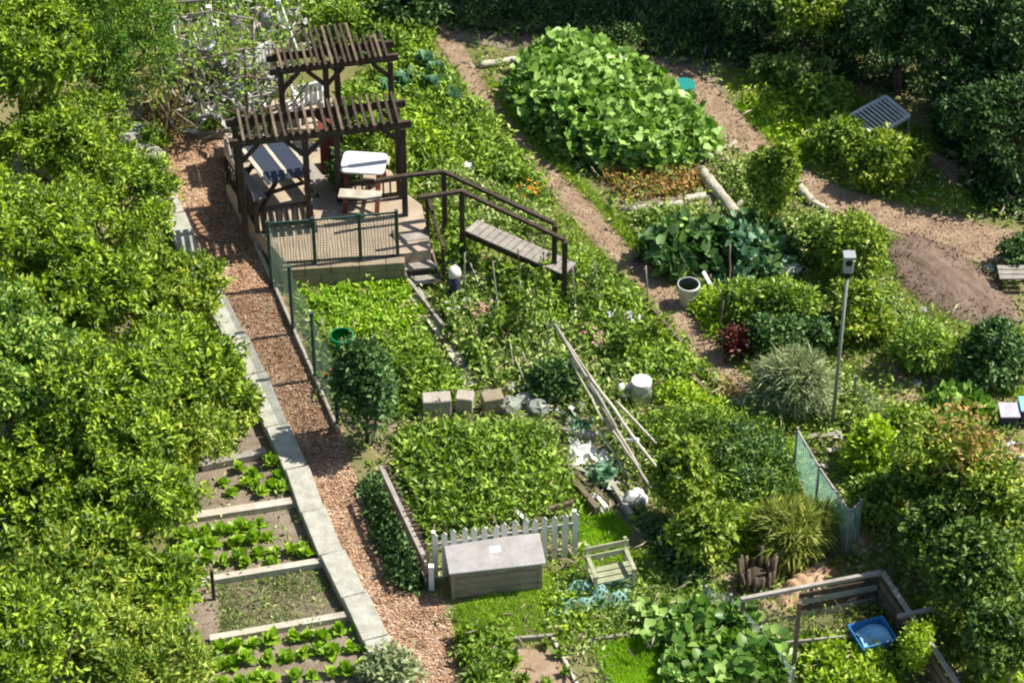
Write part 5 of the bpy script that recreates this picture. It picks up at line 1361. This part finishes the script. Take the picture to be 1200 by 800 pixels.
net_panel(P(945,748),P(1030,705),.4,'wire_net',bpy.data.objects['compost_frame'])
# staked climbers in the messy middle plots
for k,(px,py,h_,l_) in enumerate((
 (575,402,.9,'staked climber right of the plank walkway, lowest of the middle plot'),
 (603,388,1.0,'staked climber below the footbridge deck, left one'),
 (628,398,.9,'staked climber left of the dark leafy shrub by the poles'),
 (556,430,.7,'short staked climber above the grey blocks'),
 (640,365,1.1,'tall staked climber at the right end of the footbridge'),
 (700,365,.9,'staked climber between the footbridge and the dirt path'),
 (735,420,.8,'staked climber above the upturned bucket'),
 (770,405,.7,'staked climber near the lower end of the dirt path'),
 (535,395,.8,'staked climber just right of the wide plank walkway'))):
    c = G(px,py); t = thing('staked_plant', c, l_, 'climbing plant', 'staked climbers in the middle plots')
    tp = c+Vector((random.uniform(-.12,.12),random.uniform(-.1,.1),h_))
    MB().tube(limb_pts(c-up*.05,tp+up*.12,4,.02),.013,6).build('stake',cols[k%4],t,True)
    m_=34; f_ = rng.random(m_); cen = np.array([list(c.lerp(tp,float(q_))) for q_ in f_])+rng.normal(scale=.075,size=(m_,3))
    v,f = rosettes(cen-np.array(c), rng.normal(size=(m_,3))+np.array([0,-.2,.6]), 8, .095, .5, 1, .03)
    link('foliage', tri_mesh('foliage',[(v,f)]), ('veg_leaf','tree_leaf_green','mixed_leaf')[k%3], t)
# more stored things in the top left corner
chair(P(232,88,0), R(150), 'white plastic armchair among the poles left of the folding chair')
chair(P(300,95,0), R(230), 'white plastic armchair under the right half of the arbour')
t = thing('lath_trellis', P(300,135), 'small pale lath trellis standing near the patio side of the arbour', 'trellis')
A,B = P(285,142),P(330,132)
for k in range(8): q_=A.lerp(B,k/7); MB().bar(q_,q_+up*random.uniform(.6,.85),.03,.015).build('lath','white_paint' if k%2 else 'grey_wood',t)
for z_ in (.2,.5): MB().bar(A+up*z_+Vector((0,-.03,0)),B+up*z_+Vector((0,-.03,0)),.03,.04).build('rail','grey_wood',t)
for px,py,sx,sz,mt,l_ in ((218,135,.3,.28,'grey_wood','grey wooden crate left under the arbour'),(276,112,.34,.3,'white_paint','whitish crate in the middle of the arbour'),(322,108,.3,.24,'pale_wood','pale crate at the right end of the arbour'),(240,55,.36,.34,'white_paint','whitish crate at the top of the clutter, left of the grey post')):
    c = G(px,py); t = thing('crate', c, l_, 'crate', 'crates stored under the arbour')
    M = Matrix.Rotation(random.uniform(-.5,.5),3,'Z')
    for k in range(3):
        z_ = (k+.5)*sz/3
        for a_ in range(4):
            Q = M@Matrix.Rotation(a_*math.pi/2,3,'Z'); MB().box(c+Q@Vector((0,-sx/2,z_)),(sx-.03,.015,sz/3-.02),Q).build('slat',mt,t)
    for a_ in range(4):
        Q = M@Matrix.Rotation(a_*math.pi/2,3,'Z'); MB().box(c+Q@Vector((sx/2-.02,-sx/2+.02,sz/2)),(.03,.02,sz),Q).build('corner',mt,t)
    MB().box(c+up*.02,(sx-.04,sx-.04,.015),M).build('base',mt,t)

bed('lime_rows', [(345,338),(478,332),(492,378),(470,392),(372,398)], 420, 9, .09, 'lettuce_leaf', 'bright lime seedlings filling the top of the plot behind the green netting', 'seedlings', h=.14, hvar=.6)
bed('garden_herbs', [(360,395),(430,385),(430,430),(385,450)], 150, 8, .09, 'lime_leaf', 'lime green herbs round the green bucket', 'herbs', h=.2)
grass('rough_grass',[(530,712),(690,655),(760,650),(830,700),(760,742),(650,750),(540,745)],26000,.06,'lawn_blade','short bright grass in front of the storage box and bench',lean=.8)

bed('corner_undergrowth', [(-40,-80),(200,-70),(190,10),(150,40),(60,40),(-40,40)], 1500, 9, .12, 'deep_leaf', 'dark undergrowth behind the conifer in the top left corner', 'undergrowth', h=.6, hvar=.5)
tree(60,5,1.4,(1.0,.9,.8),560,13,.12,'tree_leaf_deep','deep green tree at the top edge between the top left crown and the conifer',group='yellow green trees left of the path',m=16,lr=(.25,.45),clump=4)
tree(165,20,1.0,(.5,.45,.6),220,12,.10,'dark_leaf','narrow dark green tree at the top edge right behind the conifer',m=10)
bed('edge_shoots', [(1165,585),(1210,600),(1210,760),(1165,800),(1150,780),(1185,700)], 420, 9, .10, 'lime_leaf', 'yellow green shoots along the right side of the vine hedge', 'shoots', h=.9, hvar=.5)
bed('bank_greens', [(870,105),(930,100),(985,150),(960,185),(910,165)], 260, 8, .10, 'lime_leaf', 'bright low greens on the bank right of the upper side path', 'greens', h=.16, gaps=.4)
bed('kerb_tufts', [(210,290),(222,290),(300,455),(312,470),(302,475),(225,345)], 160, 7, .09, 'veg_leaf', 'small leafy tufts growing over the outer edge of the kerb wall', 'weeds', h=.28)

n = 1800; p = sample(soilp, n); p[:,2] = rng.uniform(.02,.16,n)
v, f = leaf_arrays(p, rng.normal(size=(n,3)), rng.normal(size=(n,3))+np.array([0,0,.8]), rng.uniform(.015,.055,n), .9, 'leaf')
tag(link('soil_clods', tri_mesh('soil_clods', [(v,f)]), 'dark_soil'), 'loose clods covering the dug brown soil', 'soil clods', None, 'stuff')
for poly_, l_, n in ((path1,'small stones and crumbs of earth on the middle dirt path',5000),(path2,'small stones and crumbs of earth on the upper side path',6000)):
    p = sample(poly_, n); p[:,2] = hf(p[:,0], p[:,1])+rng.uniform(.01,.02,n)
    v, f = leaf_arrays(p, rng.normal(size=(n,3))*np.array([1,1,.3]), rng.normal(size=(n,3))+np.array([0,0,1.8]), rng.uniform(.015,.05,n), .9, 'leaf')
    tag(link('path_crumbs', tri_mesh('path_crumbs', [(v,f)]), 'dirt'), l_, 'stones', None, 'stuff')
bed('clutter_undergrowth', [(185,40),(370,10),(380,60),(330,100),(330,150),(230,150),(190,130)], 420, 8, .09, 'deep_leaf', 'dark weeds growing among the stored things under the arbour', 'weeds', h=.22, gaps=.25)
n = 260; p = sample([(190,20),(360,0),(360,90),(330,155),(210,160)], n, .3); p[:,2] = rng.uniform(.05,1.0,n)
v, f = leaf_arrays(p, rng.normal(size=(n,3)), rng.normal(size=(n,3)), rng.uniform(.10,.32,n), rng.uniform(.12,.5,n), 'leaf')
tag(link('stored_scraps', tri_mesh('stored_scraps', [(v,f)]), 'litter'), 'pale scraps and rags hanging and lying among the arbour poles', 'scraps', None, 'stuff')
# extra boards, edging and tall stakes that break up the middle
for a_,b_,w_,mt,l_ in (
 ((478,330),(520,385),.05,'grey_wood','thin grey edging board along the left side of the wide plank walkway'),
 ((660,505),(700,512),.10,'grey_wood','grey scrap board above the white plastic sheet'),
 ((670,562),(700,598),.09,'brown_wood','brown scrap board lying lowest beside the leafy plot'),
 ((655,545),(690,556),.08,'grey_wood','grey scrap board just under the plastic sheet, beside the pot'),
 ((712,560),(740,606),.07,'grey_wood','grey scrap board leading to the crumpled pale sack'),
 ((640,600),(672,590),.06,'brown_wood','brown edging board behind the right end of the picket fence'),
 ((600,330),(650,372),.05,'brown_wood','brown edging board under the footbridge'),
 ((690,345),(735,392),.05,'grey_wood','grey edging board between the footbridge and the dirt path'),
 ((775,400),(835,470),.05,'brown_wood','brown edging board left of the end of the dirt path'),
 ((748,345),(800,405),.06,'brown_wood','brown edging board along the right side of the dirt path below the white bucket'),
 ((860,470),(905,500),.05,'grey_wood','grey edging board between the lime row and the grey grass clump')):
    o = MB().bar(P(*a_,.09),P(*b_,.09),w_,.16).build('timber_edging',mt); tag(o,l_,'board')
for k,(px,py,h_,l_) in enumerate(((545,350,1.0,'bare stake nearest the draped post'),(585,372,1.2,'tall bare stake in the middle of the mixed plot'),(612,352,1.1,'bare stake below the middle of the footbridge'),(640,430,1.0,'bare stake beside the small white bag'),(675,372,1.1,'bare stake right of the last footbridge post'),(760,360,.9,'bare stake beside the dirt path opposite the white bucket'),(840,400,.9,'bare stake near the dark red plants'),(855,340,1.0,'thin rusty stake between the lime corner and the dark broad leaves'))):
    c = G(px,py); o = MB().tube(limb_pts(c-up*.03,c+Vector((random.uniform(-.12,.12),0,h_)),4,.02),.014,6).build('stake',cols[k%4],None,True); tag(o,l_,'stake')

bed('top_edge_growth', [(180,-60),(500,-60),(480,-5),(370,10),(300,12),(190,12)], 900, 9, .12, 'veg_leaf', 'bushy growth along the top edge behind the arbour', 'bushes', h=.55, hvar=.6)
bed('bucket_greens', [(640,690),(690,670),(700,735),(650,745)], 60, 7, .09, 'lime_leaf', 'light green weeds left of the crumpled netting', 'weeds', h=.12)
grass('rough_grass',[(470,700),(530,735),(548,800),(600,760),(560,715)],3000,.08,'grass_blade','grass creeping over the lower right edge of the wood chips',lean=.8)

bed('crop_fringe', [(455,520),(475,492),(560,486),(650,490),(682,560),(670,598),(560,615),(500,630)], 420, 8, .10, 'mixed_leaf', 'looser weedy growth spilling round the edges of the leafy plot', 'weeds', h=.20, hvar=.8, gaps=.35)
bed('bed_weeds', [(262,540),(318,536),(345,590),(384,660),(430,760),(255,790),(230,680),(215,600)], 150, 6, .075, 'mixed_leaf', 'tiny weeds in the soil of the lower left beds', 'weeds', h=.06, hvar=.7)
bed('path_weeds', [(338,515),(350,512),(440,690),(478,775),(460,770),(400,655)], 90, 6, .07, 'veg_leaf', 'small weeds rooted where the wood chips meet the kerb wall', 'weeds', h=.06) if False else None
